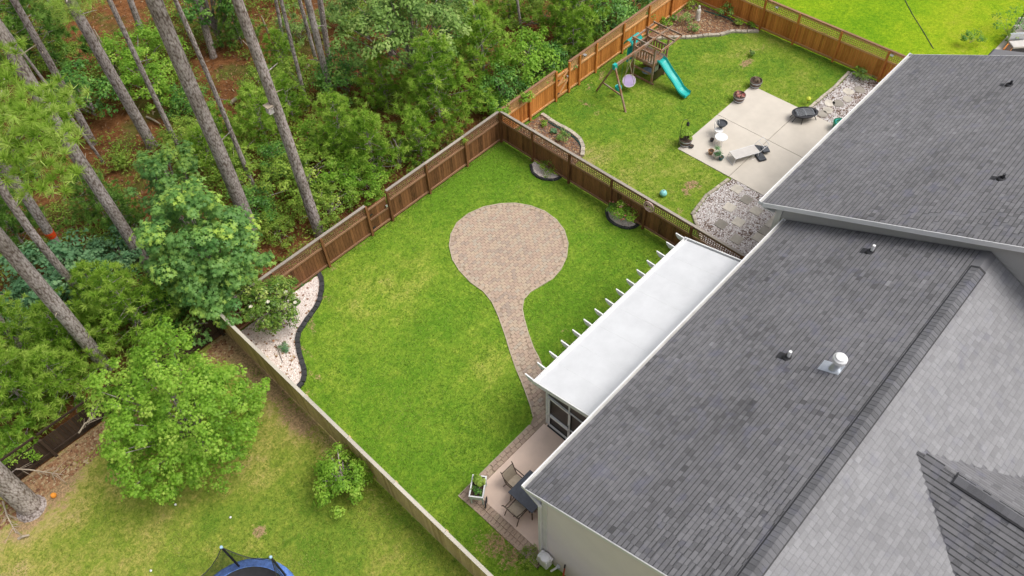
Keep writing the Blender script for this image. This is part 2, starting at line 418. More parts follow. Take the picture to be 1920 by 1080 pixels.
g = MB(); g.face([(-250, -250, -.03), (350, -250, -.03), (350, 350, -.03), (-250, 350, -.03)])
struct(g.build('forest_floor', M['floor']), 'rust brown pine straw covering the ground of the woods')
def pb(px, py, rx, ry=None, an=0, a=1.0):
    p = G(px, py); return (p.x, p.y, rx, ry or rx, an, a)
strip = [(x, 20.95, 1.3, .22, 0, .42) for x in np.arange(9.6, 20, 1.6)]
lawn('back_lawn', 4.44, 20.20, -1.0, 21.06, .15, .01, M['lawn'],
     [pb(690, 560, 2.2, 1.5, 20, .28), pb(640, 500, 1.4, 1, 0, .18), pb(905, 690, .9, .6, 0, .22), pb(770, 520, 1.3, 1, 0, .15), pb(690, 620, 1.2, .8, 0, .22), pb(750, 600, 1.6, 1, 0, .2), pb(840, 650, 1.2, .9, 0, .1),
      pb(900, 320, 3, 2, 0, -.22), pb(830, 830, 2.5, 1.6, 0, -.06), pb(640, 770, .8, 3, 0, -.2), pb(1130, 450, 1.6, 1.3, 0, -.05), pb(1080, 610, 1, 1.6, 0, -.1)],
     strip + [pb(622, 505, .5, .35, 0, .5), pb(612, 560, .22, .9, 20, .55), pb(585, 610, .25, .9, -30, .55), pb(575, 660, .22, .8, 0, .5), pb(1060, 620, .35, .25, 0, .45), pb(1058, 640, .5, .25, 60, .4),
              pb(930, 1020, .8, .7, 0, .62), pb(900, 1010, .6, .7, 0, .45), pb(1000, 300, .3, .5, 0, .6), pb(960, 1040, .8, .8, 0, .6), pb(590, 705, .25, .8, 10, .5), pb(580, 740, .35, .6, 0, .45)], .22)
lawn('side_lawn', -24, 4.43, -6, 21.42, .2, .01, M['lawn_side'],
     [pb(240, 900, 2.6, 2.2, 0, .32), pb(100, 960, 2.8, 1.8, 0, .42), pb(300, 1000, 3, 1.2, 0, .3), pb(50, 1050, 2.5, 1.2, 0, .25), pb(430, 880, 1.6, 1.2, 0, .35), pb(200, 1040, 2.5, 1, 0, .25), pb(560, 760, 1.3, 3.6, 0, .42), pb(480, 690, .9, 2.4, 0, .5),
      pb(620, 1030, 1.3, 1.4, 0, -.28), pb(770, 1000, .6, 2.0, 0, -.15), pb(380, 980, 1.5, .7, 0, -.1)],
     [pb(85, 925, 1.6, .9, 0, .95), pb(60, 890, 1.2, .8, 0, .95), pb(60, 975, 1.4, .5, 0, .7), pb(120, 945, .8, .35, 30, .5), pb(160, 830, 2.2, .6, 0, .85), pb(440, 640, 1.0, 1.7, 0, 1.0), pb(490, 700, .75, 2.6, 0, .95), pb(555, 785, .6, 1.7, 0, .75), pb(650, 880, .5, 1.4, 0, .6),
      pb(486, 996, .3, .33, 0, .8), pb(465, 940, .3, .2, 0, .35), pb(700, 935, .3, 1.6, 0, .42), pb(430, 890, .9, .35, 30, .38), pb(255, 890, .5, .3, 0, .3)], .36)
lawn('neighbour_lawn', 20.21, 36.3, 6.9, 21.08, .2, .01, M['lawn_nb'],
     [pb(1160, 200, .4, 1, 0, .2), pb(1110, 300, 1.6, 1.2, 0, .3), pb(1180, 330, 1.5, 1, 0, .25), pb(1400, 95, 1.6, 1.0, 0, .35), pb(1330, 120, 1.2, .8, 0, .15), pb(1450, 150, 1, .8, 0, .1)],
     [pb(1099, 195, .28, .9, 10, .55), pb(1105, 165, .9, .35, 20, .5), pb(1128, 140, .9, .3, 35, .55), pb(1120, 212, .3, .5, 60, .5), pb(1160, 226, 1.2, .22, -25, .42), pb(1400, 118, .7, .35, 0, .75), pb(1395, 100, 1.2, .25, -20, .5), pb(1430, 90, 1.2, .3, 0, .45),
      pb(1295, 347, .5, .35, 0, .8), pb(1285, 362, .2, .35, 0, .8), pb(1309, 347, .35, .2, 0, .75), pb(1275, 395, .3, .5, 0, .5), pb(1248, 130, .5, .9, 20, .45), pb(1270, 170, .5, .5, 0, .35), pb(1140, 130, 3, .3, 40, .35), pb(1100, 300, .9, .4, 0, .4), pb(1460, 190, .6, .3, 0, .35)], .3)
lawn('far_field', 36.31, 130, -40, 21.2, .6, .01, M['field'], [pb(1850, 60, 4, 3, 0, .35), pb(1820, 20, 5, 3, 0, .3), pb(1600, 40, 6, 3, 0, -.1)], [], .28)
# mower line across the far field
dl = MB(); pts = [G(1695, -2), G(1712, 30), G(1728, 55), G(1750, 92)]
dl.tube([p+Vector((0, 0, .02)) for p in pts], .022, 5)
meta(dl.build('drainage_cord', M['black']), 'thin dark cord lying across the bright far field', 'cord')

# ------------------------------------------------------------------ paver path and round patio
outline = [(1000, 782), (995, 762), (988, 742), (983, 728), (977, 713), (968, 692), (957, 660), (947, 627), (935, 593), (923, 567), (907, 547), (883, 530), (862, 508), (849, 487), (843, 462), (846, 440),
           (857, 419), (878, 402), (907, 389), (938, 383), (967, 382), (995, 387), (1021, 397), (1043, 413), (1058, 433), (1065, 457), (1062, 483), (1051, 506), (1036, 523), (1014, 536), (994, 548), (982, 562), (979, 580), (983, 600), (990, 625), (1000, 653), (1010, 672), (1022, 700)]
poly = [G(*p).xy for p in outline] + [Vector((10.35, 9.0)), Vector((10.2, 9.0)), Vector((7.42, 9.12)), Vector((7.42, 9.40)), Vector((9.62, 9.42))]
def inside(p, pl):
    c = False; n = len(pl)
    for i in range(n):
        a, b = pl[i], pl[i-1]
        if (a[1] > p[1]) != (b[1] > p[1]) and p[0] < (b[0]-a[0])*(p[1]-a[1])/(b[1]-a[1])+a[0]: c = not c
    return c
def edge_dist(p, pl, closed=True):
    best = 9
    for i in range(len(pl) if closed else len(pl)-1):
        a = pl[i]; b = pl[(i+1) % len(pl)]; d = b-a; t = max(0, min(1, (p-a).dot(d)/max(d.length_squared, 1e-9)))
        best = min(best, (p-a-d*t).length)
    return best
base = MB(); base.prism(poly, -.02, .028)
path = struct(base.build('paver_path', plain('joint_sand', (.30, .23, .17), .95, .2, 8)), 'multi-toned paver path opening into a round patio in the lawn')
border = struct(thing('brick_border', None, None, (6.0, 5.8, 0)))
border['label'] = 'brick border edging the tan concrete patio slab'
def paver_mesh(w, l, h, t, seed):
    r = random.Random(seed); b = .008; q = MB()
    w2, l2 = w/2, l/2
    P = [(-w2, -l2, 0), (w2, -l2, 0), (w2, l2, 0), (-w2, l2, 0), (-w2, -l2, h-b), (w2, -l2, h-b), (w2, l2, h-b), (-w2, l2, h-b),
         (-w2+b, -l2+b, h), (w2-b, -l2+b, h), (w2-b, l2-b, h), (-w2+b, l2-b, h)]
    P = [(x, y, z+(r.uniform(-.002, .002) if z > 0 else 0)) for x, y, z in P]
    q.v = P; q.f = [(0, 1, 5, 4), (1, 2, 6, 5), (2, 3, 7, 6), (3, 0, 4, 7), (4, 5, 9, 8), (5, 6, 10, 9), (6, 7, 11, 10), (7, 4, 8, 11), (8, 9, 10, 11)]; q.t = [t]*9
    return q
vr = [paver_mesh(.136, .212, .022, (i+.5)/14, i) for i in range(14)]
vrm = [q.mesh('paver', M['paver']) for q in vr]
spots = []
rnd = random.Random(3)
pitch_x, pitch_y = .220, .144
for j in range(0, 100):
    for i in range(0, 72):
        x = 7.4+i*pitch_x+(j % 2)*pitch_x*.5; y = 9.0+j*pitch_y
        p = Vector((x, y))
        if inside(p, poly) and edge_dist(p, poly) > .17: spots.append((p, 0 if True else 0))
# soldier course round the rim
rim = []
per = [poly[i] for i in range(len(poly))]
acc = 0.0
for i in range(len(outline)-1):
    a, b = per[i], per[i+1]; d = b-a; L = d.length; s_ = -acc
    while s_+.27 <= L+1e-6 or s_ < 0:
        s_ += .27
        if s_ > L: break
        u = d.normalized(); nrm = Vector((-u.y, u.x)); c = a+u*s_
        for sg in (1, -1):
            if inside(c+nrm*sg*.09, poly): rim.append((c+nrm*sg*.095, math.atan2(u.y, u.x)))
    acc = (L-s_) if s_ <= L else L-(s_-.27)
allp = [(p, math.pi/2) for p, _ in spots]+[(p, a-math.pi/2) for p, a in rim]
allp.sort(key=lambda q: -q[0].x*0+(Vector((q[0].x, q[0].y, 25.5)).length))
rest = MB()
for k, (p, a) in enumerate(allp):
    i = rnd.randrange(14)
    if k < 290: piece('paver', vrm[i], path, (p.x, p.y, .024), (0, 0, a))
    else:
        R = Matrix.Rotation(a, 3, 'Z'); b0 = len(rest.v)
        rest.v += [tuple(R@Vector(v_)+Vector((p.x, p.y, .024))) for v_ in vr[i].v]
        rest.f += [tuple(b0+q for q in f_) for f_ in vr[i].f]; rest.t += vr[i].t
o = rest.build('paver_field', M['paver'], path); o['kind'] = 'stuff'
# concrete curbing strip round the path
cu = MB()
def strip_along(mb, pts, w, z0, z1, t=.5):
    n = len(pts); L = []; R_ = []
    for i in range(n):
        a = pts[max(i-1, 0)]; b = pts[min(i+1, n-1)]; u = (b-a).normalized(); q = Vector((-u.y, u.x))
        L.append(pts[i]+q*w/2); R_.append(pts[i]-q*w/2)
    for i in range(n-1):
        mb.hexa([(*R_[i], z0), (*R_[i+1], z0), (*L[i+1], z0), (*L[i], z0), (*R_[i], z1), (*R_[i+1], z1), (*L[i+1], z1), (*L[i], z1)], t)
strip_along(cu, [p for p in poly[:len(outline)]], .055, -.02, .05)
cu.build('curbing', M['curb'], path)
strip_ = MB(); strip_along(strip_, [Vector((9.66, 9.45)), Vector((7.42, 9.43)), Vector((6.0, 9.43)), Vector((6.12, 5.75))], .05, -.02, .05)
strip_.build('curbing', M['curb'], border)
# concrete slab of our patio
sl = MB(); sl.box(6.47, 5.93, -.05, 10.05, 9.10, .045); sl.box(10.05, 5.93, -.05, 19.6, 9.02, .045)
struct(sl.build('patio_slab', M['concrete']), 'tan concrete slab under the white patio cover')
bb = MB(); bb.box(6.0, 9.10, -.05, 7.42, 9.42, .026); bb.box(6.0, 5.75, -.05, 6.47, 9.10, .026); bb.build('mortar_bed', plain('mortar_bed', (.20, .15, .12), .95, .2), border)
bvm = [paver_mesh(.148, .225, .03, t, 30+i).mesh('brick', M['paver']) for i, t in enumerate((.1, .2, .28, .35, .42, .5, .58, .3, .38))]
for j in range(23):
    y = 5.83+j*.158
    for i in range(2):
        piece('brick', bvm[rnd.randrange(9)], border, (6.115+i*.235+(.0), y if i == 0 else y+.03, .024), (0, 0, math.pi/2))
for i in range(4):
    for j in range(2): piece('brick', bvm[rnd.randrange(9)], border, (6.62+i*.235+(j*.08), 9.19+j*.158, .024), (0, 0, math.pi/2))
# flush bricks from the slab corner to the path
for i in range(9):
    for j in range(2): piece('brick', bvm[rnd.randrange(9)], border, (7.6+i*.235+(j*.08), 9.19+j*.158, .036), (0, 0, math.pi/2))

# ------------------------------------------------------------------ shingle roofs
def shingles(parent, org, u, v, lu, lv, mask, seed, zup=.010, npc=290, expo=.148, shade_band=.44, lit_tone=0.0, mat=None):
    mat = mat or M['shingle']
    """org + s*u + t*v on the roof plane (t runs up the slope); individual tabs are parts, the rest one part"""
    r = random.Random(seed); u = Vector(u); v = Vector(v); nrm = u.cross(v).normalized()
    if nrm.z < 0: nrm = -nrm
    tabs = []
    rows = int(lv/expo)+1
    for j in range(rows):
        t0 = j*expo; t1 = min(t0+expo+.004, lv)
        s = -r.random()*.3; rowt = r.uniform(-.03, .03)
        while s < lu:
            w = r.choice((.16, .18, .20, .20, .22, .25)); a = max(s, 0); b = min(s+w, lu)
            if b-a > .02 and mask(a+(b-a)/2, (t0+t1)/2):
                tone = min(1, max(0, r.gauss(.42+lit_tone, .095-lit_tone*.13)+rowt)); hi = r.choice((.0, .0, .0, .003))  # raised mean tone paints sunlight into the tab colour
                tabs.append((a, b, t0, t1, tone, hi))
            s += w
    def add(mb, T, o_):
        a, b, t0, t1, tone, hi = T
        p = lambda s_, t_, h: o_+u*s_+v*t_+nrm*h
        h0 = zup+hi; b0 = len(mb.v)
        tm_ = t0+(t1-t0)*.74; hm = .003+hi+(h0-.003-hi)*.2
        mb.v += [tuple(x) for x in (p(a, t0, h0), p(b-.0035, t0, h0), p(b-.0035, t1, .003+hi), p(a, t1, .003+hi), p(a, t0, -.002), p(b-.0035, t0, -.002), p(a, t1, -.002), p(b-.0035, t1, -.002), p(a, tm_, hm), p(b-.0035, tm_, hm))]
        fs = [(0, 1, 9, 8), (8, 9, 2, 3), (4, 5, 1, 0), (4, 0, 8, 3, 6), (5, 7, 2, 9, 1)]
        if (u.cross(v)).z < 0: fs = [tuple(reversed(f)) for f in fs]
        mb.f += [tuple(b0+i for i in f) for f in fs]; mb.t += [tone, tone-shade_band, tone*.4, tone, tone]  # strip below the next course darkened: its butt shadow painted in
    cp = Vector((0, 0, CAM_H))
    tabs.sort(key=lambda T: (org+u*T[0]+v*T[2]-cp).length)
    near = tabs[:npc]
    pool = {}
    for T in near:
        w = round(T[1]-T[0], 2); key = (w, int(T[4]*6), T[5])
        if key not in pool:
            mb = MB(); add(mb, (0, T[1]-T[0], 0, T[3]-T[2], (int(T[4]*6)+.5)/6, T[5]), Vector((0, 0, 0))); pool[key] = mb.mesh('shingle', mat)
        piece('shingle', pool[key], parent, org+u*T[0]+v*T[2])
    mb = MB()
    for T in tabs[npc:]: add(mb, T, org)
    o = mb.build('shingle_field', mat, parent); o['kind'] = 'stuff'

ZE, YE, SL = 4.5, 6.5, .48
RX0, RX1 = 6.40, 20.40
YR = .42; ZR = ZE+SL*(YE-YR)
house = thing('house', 'near house with dark shingle roof, light grey gable wall and white gutter beside the patio', 'house', (13, 1, 0))
w = MB()
YW = 5.92; YB = -5.1
zw = lambda y: ZE+SL*(YE-y)-.10 if y > YR else ZE+SL*(YE-YR)-.10-SL*(YR-y)
gy = [YB, YR, YW]
w.v += []
def gable_wall(mb, x0, x1, ys, zf, z0=-.05, t=.5):
    for a, b in zip(ys[:-1], ys[1:]):
        mb.hexa([(x0, a, z0), (x1, a, z0), (x1, b, z0), (x0, b, z0), (x0, a, zf(a)), (x1, a, zf(a)), (x1, b, zf(b)), (x0, b, zf(b))], t)
gable_wall(w, 6.46, 6.66, gy, zw)
w.box(6.66, YW-.2, -.05, 20.2, YW, ZE+.1)
w.box(6.66, YB, -.05, 20.2, YB+.2, ZE+.0)
w.build('wall', M['stucco'], house)
# plinth and corner board
c = MB(); c.box(6.43, YW-.19, -.04, 6.458, YW+.035, 4.62); c.box(6.43, YW+.003, -.04, 6.66, YW+.035, 4.62); c.build('corner_board', M['trim'], house)
# sliding door and window on the patio wall
for x0, x1, z0, z1, nm in ((12.0, 14.2, .1, 2.2, 'door'), (16.2, 17.8, 1.0, 2.1, 'window'), (7.6, 8.9, 1.0, 2.1, 'window')):
    f = MB(); f.box(x0, YW+.002, z0, x1, YW+.05, z1); fo = f.build(nm, M['white'], house)
    gl = MB(); gl.box(x0+.08, YW+.052, z0+.08, (x0+x1)/2-.03, YW+.06, z1-.08); gl.box((x0+x1)/2+.03, YW+.052, z0+.08, x1-.08, YW+.06, z1-.08); gl.build('pane', M['darkglass'], fo)
# roof deck (two slopes) and rake boards
rf = MB()
def slope_slab(mb, x0, x1, ya, za, yb, zb, th=.06, t=.5):
    mb.hexa([(x0, ya, za-th), (x1, ya, za-th), (x1, yb, zb-th), (x0, yb, zb-th), (x0, ya, za), (x1, ya, za), (x1, yb, zb), (x0, yb, zb)], t)
slope_slab(rf, RX0, RX1, YE, ZE, YR, ZR); slope_slab(rf, RX0, RX1, YR-.001, ZR, -5.5, ZR-SL*(YR+5.5))
roof = rf.build('roof', M['cap'], house)
for ya, za, yb, zb in ((YE+.0, ZE, YR, ZR), (YR-.001, ZR, -5.5, ZR-SL*(YR+5.5))):
    rk = MB(); slope_slab(rk, RX0-.03, RX0-.003, ya, za-.002, yb, zb-.002, .16); rk.build('rake_board', M['white'], house)
ln = math.hypot(YE-YR, ZR-ZE); vup = Vector((0, YR-YE, ZR-ZE))/ln
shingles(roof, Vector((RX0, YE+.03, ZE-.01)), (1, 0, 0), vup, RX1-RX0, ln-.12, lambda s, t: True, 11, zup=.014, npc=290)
vdn = Vector((0, YR+5.5, SL*(YR+5.5))).normalized()
XG, YG, ZG = 13.3, -.95, 6.78; CS = .62      # cross gable ridge
lb = math.hypot(YR+5.5, SL*(YR+5.5))
def bmask(s, t):
    x = RX0+s; y = -5.5+vdn.y*t; z = ZR-SL*(YR-y)
    return not (y < YG and z < ZG-CS*abs(x-XG)-.0)
rb = MB(); rb.box(RX0+.2, -5.4, 4.4, RX1-.2, -5.2, 4.46)
rear = rb.build('rear_fascia', M['white'], house)
shingles(rear, Vector((RX0, -5.5, ZR-SL*(YR+5.5))), (1, 0, 0), vdn, RX1-RX0, lb-.10, bmask, 12, zup=.014, npc=10, shade_band=.10, lit_tone=.38, mat=M['shingle_rear_lit'])  # rear tabs toned lighter to paint in sunlight, with a weaker shadow strip
# cross gable (two slopes falling to +x and -x)
cg = MB()
hw = 4.2; y0c = -7.0
for sg in (-1, 1):
    P = [(XG, YG, ZG), (XG, y0c, ZG), (XG+sg*hw, y0c, ZG-CS*hw), (XG+sg*hw, YG-(0), ZG-CS*hw)]
    cgp = [(XG, YG, ZG-.015), (XG, y0c, ZG-.015), (XG+sg*hw, y0c, ZG-CS*hw-.015)]
    # valley: where the gable slope meets the rear slope
    tv = 0; yv = YG-(CS*hw)/SL
    cgp.append((XG+sg*hw, max(yv, y0c+.01), ZG-CS*hw-.015))
    cg.face(cgp if sg < 0 else list(reversed(cgp)))
    cg.face([(a[0], a[1], a[2]-.08) for a in (reversed(cgp) if sg < 0 else cgp)])
cross = cg.build('cross_gable', M['cap'], house)
for sg in (-1, 1):
    vv = Vector((-sg, 0, CS)).normalized(); lg = hw*math.sqrt(1+CS*CS)
    uu = Vector((0, 1, 0)); org = Vector((XG+sg*hw, y0c, ZG-CS*hw))
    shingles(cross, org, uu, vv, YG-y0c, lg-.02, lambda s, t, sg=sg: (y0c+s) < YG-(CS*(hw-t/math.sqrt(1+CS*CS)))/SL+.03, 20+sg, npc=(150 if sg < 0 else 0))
# ridge vents
def ridge_vent(a, b, drop, wdt, parent, h=.055):
    a = Vector(a); b = Vector(b); d = (b-a).normalized(); L = (b-a).length; sd_ = Vector((-d.y, d.x, 0))
    core = MB(); hw_ = wdt/2+.035
    q = [sd_*-hw_+Vector((0, 0, -drop*hw_)), Vector((0, 0, 0)), sd_*hw_+Vector((0, 0, -drop*hw_))]
    up = Vector((0, 0, h))
    for i in range(2):
        core.hexa([a+q[i], b+q[i], b+q[i+1], a+q[i+1], a+q[i]+up*.9, b+q[i]+up*.9, b+q[i+1]+up*.9, a+q[i+1]+up*.9])
    vent = core.build('ridge_vent', M['black'], parent)
    r = random.Random(9); n = int(L/.148); hw2 = hw_-.035
    pool = []
    for k in range(6):
        mb = MB(); t = .22+k*.035
        for sg in (-1, 1):
            e = sd_*(sg*hw2)+Vector((0, 0, -drop*hw2))
            o_ = [Vector((0, 0, .012)), d*.152+Vector((0, 0, .002)), d*.152+e+Vector((0, 0, .002)), e+Vector((0, 0, .012))]
            if sg < 0: o_.reverse()
            mb.face(o_, t)
            mb.face([Vector((0, 0, -.004)), Vector((0, 0, .012)), e+Vector((0, 0, .012)), e+Vector((0, 0, -.004))], t*.8)
            mb.face([e+Vector((0, 0, .012)), e+d*.152+Vector((0, 0, .002)), e+d*.152-Vector((0, 0, .01)), e-Vector((0, 0, .01))], t*.4)
        pool.append(mb.mesh('cap_shingle', M['cap']))
    for k in range(n): piece('cap_shingle', pool[r.randrange(6)], vent, a+d*(k*.148)+up)
ridge_vent((RX0+.1, YR, ZR), (19.62, YR, ZR), SL, .38, house, .036)
ridge_vent((XG, -6.9, ZG), (XG, -1.98, ZG), CS, .34, house, .06)
e_ = MB()
for sg in (-1, 1): e_.face([(19.62, YR, ZR+.03), (RX1, YR, ZR+.03), (RX1, YR+sg*.2, ZR+.022-SL*.2), (19.62, YR+sg*.2, ZR+.022-SL*.2)][::(-1 if sg < 0 else 1)])
e_.build('ridge_cap', M['cap'], house)
# gutters
def gutter(x0, x1, yroof, z, parent, d=.13):
    q = MB(); y0, y1 = yroof+.03, yroof+.03+d
    q.box(x0, y0, z-.15, x1, y0+.012, z-.005); q.box(x0, y1-.012, z-.13, x1, y1, z+.0); q.box(x0, y1-.03, z, x1, y1+.006, z+.012)
    q.box(x0, y0+.012, z-.15, x1, y1-.012, z-.135)
    for x in (x0, x1-.012): q.box(x, y0+.012, z-.135, x+.012, y1-.012, z-.0)
    gobj = q.build('gutter', M['white'], parent)
    inn = MB(); inn.box(x0+.02, y0+.014, z-.134, x1-.02, y1-.013, z-.11); inn.build('gutter_bed', M['gutter_in'], gobj)
    return gobj
g1 = gutter(RX0-.02, RX1-.02, YE, ZE, house)
fb = MB(); fb.box(RX0, YE-.02, ZE-.22, RX1-.05, YE+.028, ZE-.07); fb.box(RX0+.03, YW+.04, ZE-.24, 20.2, YE-.02, ZE-.222); fb.build('soffit', M['white'], house)
dsp = MB(); dsp.box(6.33, YW-.03, .15, 6.42, YW+.06, 4.25); dsp.beam((6.375, YW+.02, 4.22), (6.43, YE+.08, 4.36), .08, .07); dsp.beam((6.375, YW+.02, .2), (6.2, YW+.0, .06), .09, .07)
dsp.build('downspout', M['trim'], house)
# roof vents
def pipe_vent(px, py, label):
    v_ = cr*((px-960)/FPX)+cd*((py-540)/FPX)+fwd; t = (ZE+SL*YE-CAM_H)/(v_.z+SL*v_.y); p = Vector((v_.x*t, v_.y*t, CAM_H+v_.z*t))
    th = thing('plumbing_vent', label, 'roof vent', p, 'white plumbing vents on the near roof')
    b_ = MB(); b_.lathe([(.16, -.05), (.15, .03), (.09, .07), (.07, .12)], p, 14, cap1=False); b_.beam(p+Vector((-.0, .0, .0)), p+Vector((0, .30, -.13)), .26, .02); b_.build('boot', M['black'], th, True)
    q = MB(); q.tube([p-Vector((0, 0, .05)), p+Vector((0, 0, .34))], .05, 12); q.build('pipe', M['white'], th, True)
pipe_vent(1633, 473, 'white pipe vent with black boot on the upper end of the near roof')
pipe_vent(1477, 671, 'white pipe vent with black boot beside the mushroom capped flue')
v_ = cr*((1565-960)/FPX)+cd*((692-540)/FPX)+fwd; t = (ZE+SL*YE-CAM_H)/(v_.z+SL*v_.y); p = Vector((v_.x*t, v_.y*t, CAM_H+v_.z*t))
th = thing('flue_vent', 'white mushroom capped flue with pale metal flashing on the near roof', 'flue', p)
q = MB(); sl_ = Vector((0, 1, -SL)).normalized()
q.hexa([p+Vector((-.2, 0, 0))-sl_*.2+Vector((0, 0, .0)), p+Vector((.2, 0, 0))-sl_*.2, p+Vector((.2, 0, 0))+sl_*.42, p+Vector((-.2, 0, 0))+sl_*.42]+[x+Vector((0, 0, .03)) for x in (p+Vector((-.2, 0, 0))-sl_*.2, p+Vector((.2, 0, 0))-sl_*.2, p+Vector((.2, 0, 0))+sl_*.42, p+Vector((-.2, 0, 0))+sl_*.42)])
q.build('flashing', M['steel'], th)
q = MB(); q.lathe([(.17, -.08), (.14, .1), (.10, .16), (.09, .42)], p, 16); q.build('collar', M['steel'], th, True)
q = MB(); q.lathe([(.10, .40), (.19, .42), (.20, .50), (.195, .56), (.15, .60), (.145, .63), (.06, .66)], p, 20); q.build('cap', M['white'], th, True)

# ------------------------------------------------------------------ neighbour's house
NX0, NX1, NYE, NZE, NS = 20.22, 32.0, 7.5, 4.87, .445
NYR = -1.2; NZR = NZE+NS*(NYE-NYR)
nh = thing('house', 'neighbouring house with dark shingle roof, lap siding and white rake beyond the near roof', 'house', (26, 3, 0))
zn = lambda y: NZE+NS*(NYE-y)-.12 if y > NYR else NZE+NS*(NYE-NYR)-.12-NS*(NYR-y)
w = MB(); gable_wall(w, 20.47, 20.67, [-8, NYR, 6.95], zn); w.box(20.67, 6.75, -.05, 31.8, 6.95, 5.0); w.box(31.6, -8, -.05, 31.8, 6.75, 5.0); w.build('wall', M['stucco'], nh)
# lap siding courses on the party wall
for k in range(62):
    z = .1+k*.145
    yt = NYE-(z+.12+.145-NZE)/NS if z > 4.6 else 6.94
    y1 = min(6.94, yt)
    if z > zn(NYR)-.2: break
    b0 = max(-3.2, 2*NYR-y1) if z > 4.6 else -3.2
    mb = MB(); x_ = 20.468
    mb.hexa([(x_-.030, b0, z), (x_, b0, z), (x_, y1, z), (x_-.030, y1, z), (x_-.006, b0, z+.145), (x_, b0, z+.145), (x_, y1, z+.145), (x_-.006, y1, z+.145)], .5)
    mb.build('siding_board', M['siding'], nh)
c = MB(); c.box(20.40, 6.93, -.04, 20.66, 7.0, 4.9); c.box(20.405, 6.78, -.04, 20.437, 6.93, 4.9); c.build('corner_board', M['trim'], nh)
rf = MB(); slope_slab(rf, NX0, NX1, NYE, NZE, NYR, NZR); slope_slab(rf, NX0, NX1, NYR-.001, NZR, -9, NZR-NS*(NYR+9)); nroof = rf.build('roof', M['cap'], nh)
for x0, x1 in ((NX0-.035, NX0-.003), (NX1+.003, NX1+.035)):
    rk = MB(); slope_slab(rk, x0, x1, NYE, NZE-.0, NYR, NZR-.0, .20); rk.build('rake_board', M['white'], nh)
    rk = MB(); slope_slab(rk, x0, x1, NYR-.001, NZR, -9, NZR-NS*(NYR+9), .20); rk.build('rake_board', M['white'], nh)
sf = MB(); slope_slab(sf, NX0, 20.43, NYE-.02, NZE-.10, NYR, NZR-.10, .03); sf.box(NX0, 7.0, NZE-.24, 31.9, 7.47, NZE-.2); sf.build('soffit', M['trim'], nh)
ln2 = math.hypot(NYE-NYR, NZR-NZE); vn = Vector((0, NYR-NYE, NZR-NZE))/ln2
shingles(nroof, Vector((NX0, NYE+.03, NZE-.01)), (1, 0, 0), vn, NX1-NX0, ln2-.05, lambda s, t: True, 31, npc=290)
gutter(NX0-.02, NX1+.02, NYE, NZE, nh)
for i, (px, py) in enumerate(((1893, 160), (1878, 336))):
    v_ = cr*((px-960)/FPX)+cd*((py-540)/FPX)+fwd; t = (NZE+NS*NYE-CAM_H)/(v_.z+NS*v_.y); p = Vector((v_.x*t, v_.y*t, CAM_H+v_.z*t))
    th = thing('plumbing_vent', ('dark stub vent nearest the far edge of the neighbouring roof', 'dark stub vent lower down near the right end of the neighbouring roof')[i], 'roof vent', p, 'dark vents on the neighbouring roof')
    b_ = MB(); b_.lathe([(.15, -.05), (.14, .03), (.08, .08)], p, 12, cap1=False); b_.beam(p, p+Vector((0, .3, -.13)), .22, .02); b_.build('boot', M['black'], th)
    q = MB(); q.tube([p, p+Vector((0, 0, .22))], .045, 10); q.build('pipe', M['darkmetal'], th)
# third house corner far right
h3 = thing('house', 'distant grey shingle roof corner peeking above the neighbouring roof', 'house', (35, 0, 0))
P3 = G(1866, 92, 4.6)
w = MB(); w.box(32.2, -6, -.05, P3.x-.3, P3.y-.4, 4.4); w.build('wall', M['stucco'], h3)
r_ = MB(); slope_slab(r_, 32.1, P3.x, P3.y, 4.6, 1.0, 4.6+.3*(P3.y-1)); slope_slab(r_, 32.1, P3.x, .999, 4.6+.3*(P3.y-1), -6, 4.2); r_.build('roof', M['shingle'], h3)
g3 = MB(); g3.box(32.1, P3.y+.01, 4.5, P3.x, P3.y+.06, 4.59); g3.build('gutter', M['darkmetal'], h3)

# ------------------------------------------------------------------ patio cover with screen room
PX0, PX1, PYO, PZO, PYI, PZI = 9.83, 18.42, 9.38, 3.0, 6.62, 3.62
pc = thing('patio_cover', 'flat white patio cover with scalloped rafter tails attached to the near house', 'patio cover', (14, 8, 0))
pz = lambda y: PZO+(PZI-PZO)*(PYO-y)/(PYO-PYI)
q = MB(); slope_slab(q, PX0+.05, PX1-.05, PYO-.14, pz(PYO-.14), 6.0, pz(6.0), .08)
pn = q.build('roof_panel', M['roof_white'], pc)
q = MB()
for k in range(1, 8):
    x = PX0+k*(PX1-PX0)/8; slope_slab(q, x-.006, x+.006, PYO-.15, pz(PYO-.15)+.004, 6.02, pz(6.02)+.004, .01)
q.build('panel_seam', plain('seam', (.70, .71, .72), .5, .05), pn)
q = MB(); q.box(PX0, PYO-.14, PZO-.1, PX1, PYO-.125, PZO+.07); q.box(PX0, PYO-.02, PZO-.1, PX1, PYO, PZO+.06); q.box(PX0, PYO-.125, PZO-.1, PX1, PYO-.02, PZO-.02); q.build('gutter', M['white'], pc)
for x in (PX0-.03, PX1+.0):
    q = MB(); slope_slab(q, x, x+.045, PYO+.0, PZO+.07, 6.0, pz(6.0)+.06, .2); q.build('fascia', M['white'], pc)
tail = MB()
prof = [(0, -.02), (.0, -.16), (.22, -.16), (.34, -.06), (.38, .03), (.38, .045), (0, .045)]
for sx in (0,):
    b0 = 0
    n = len(prof); tail.v = [(-.024, y, z) for y, z in prof]+[(.024, y, z) for y, z in prof]
    tail.f = [tuple(range(n)), tuple(reversed(range(n, 2*n)))]+[(i, n+i, n+(i+1) % n, (i+1) % n) for i in range(n)]; tail.f = [tuple(reversed(f)) for f in tail.f]
    tail.t = [.5]*len(tail.f)
tm = tail.mesh('rafter_tail', M['white'])
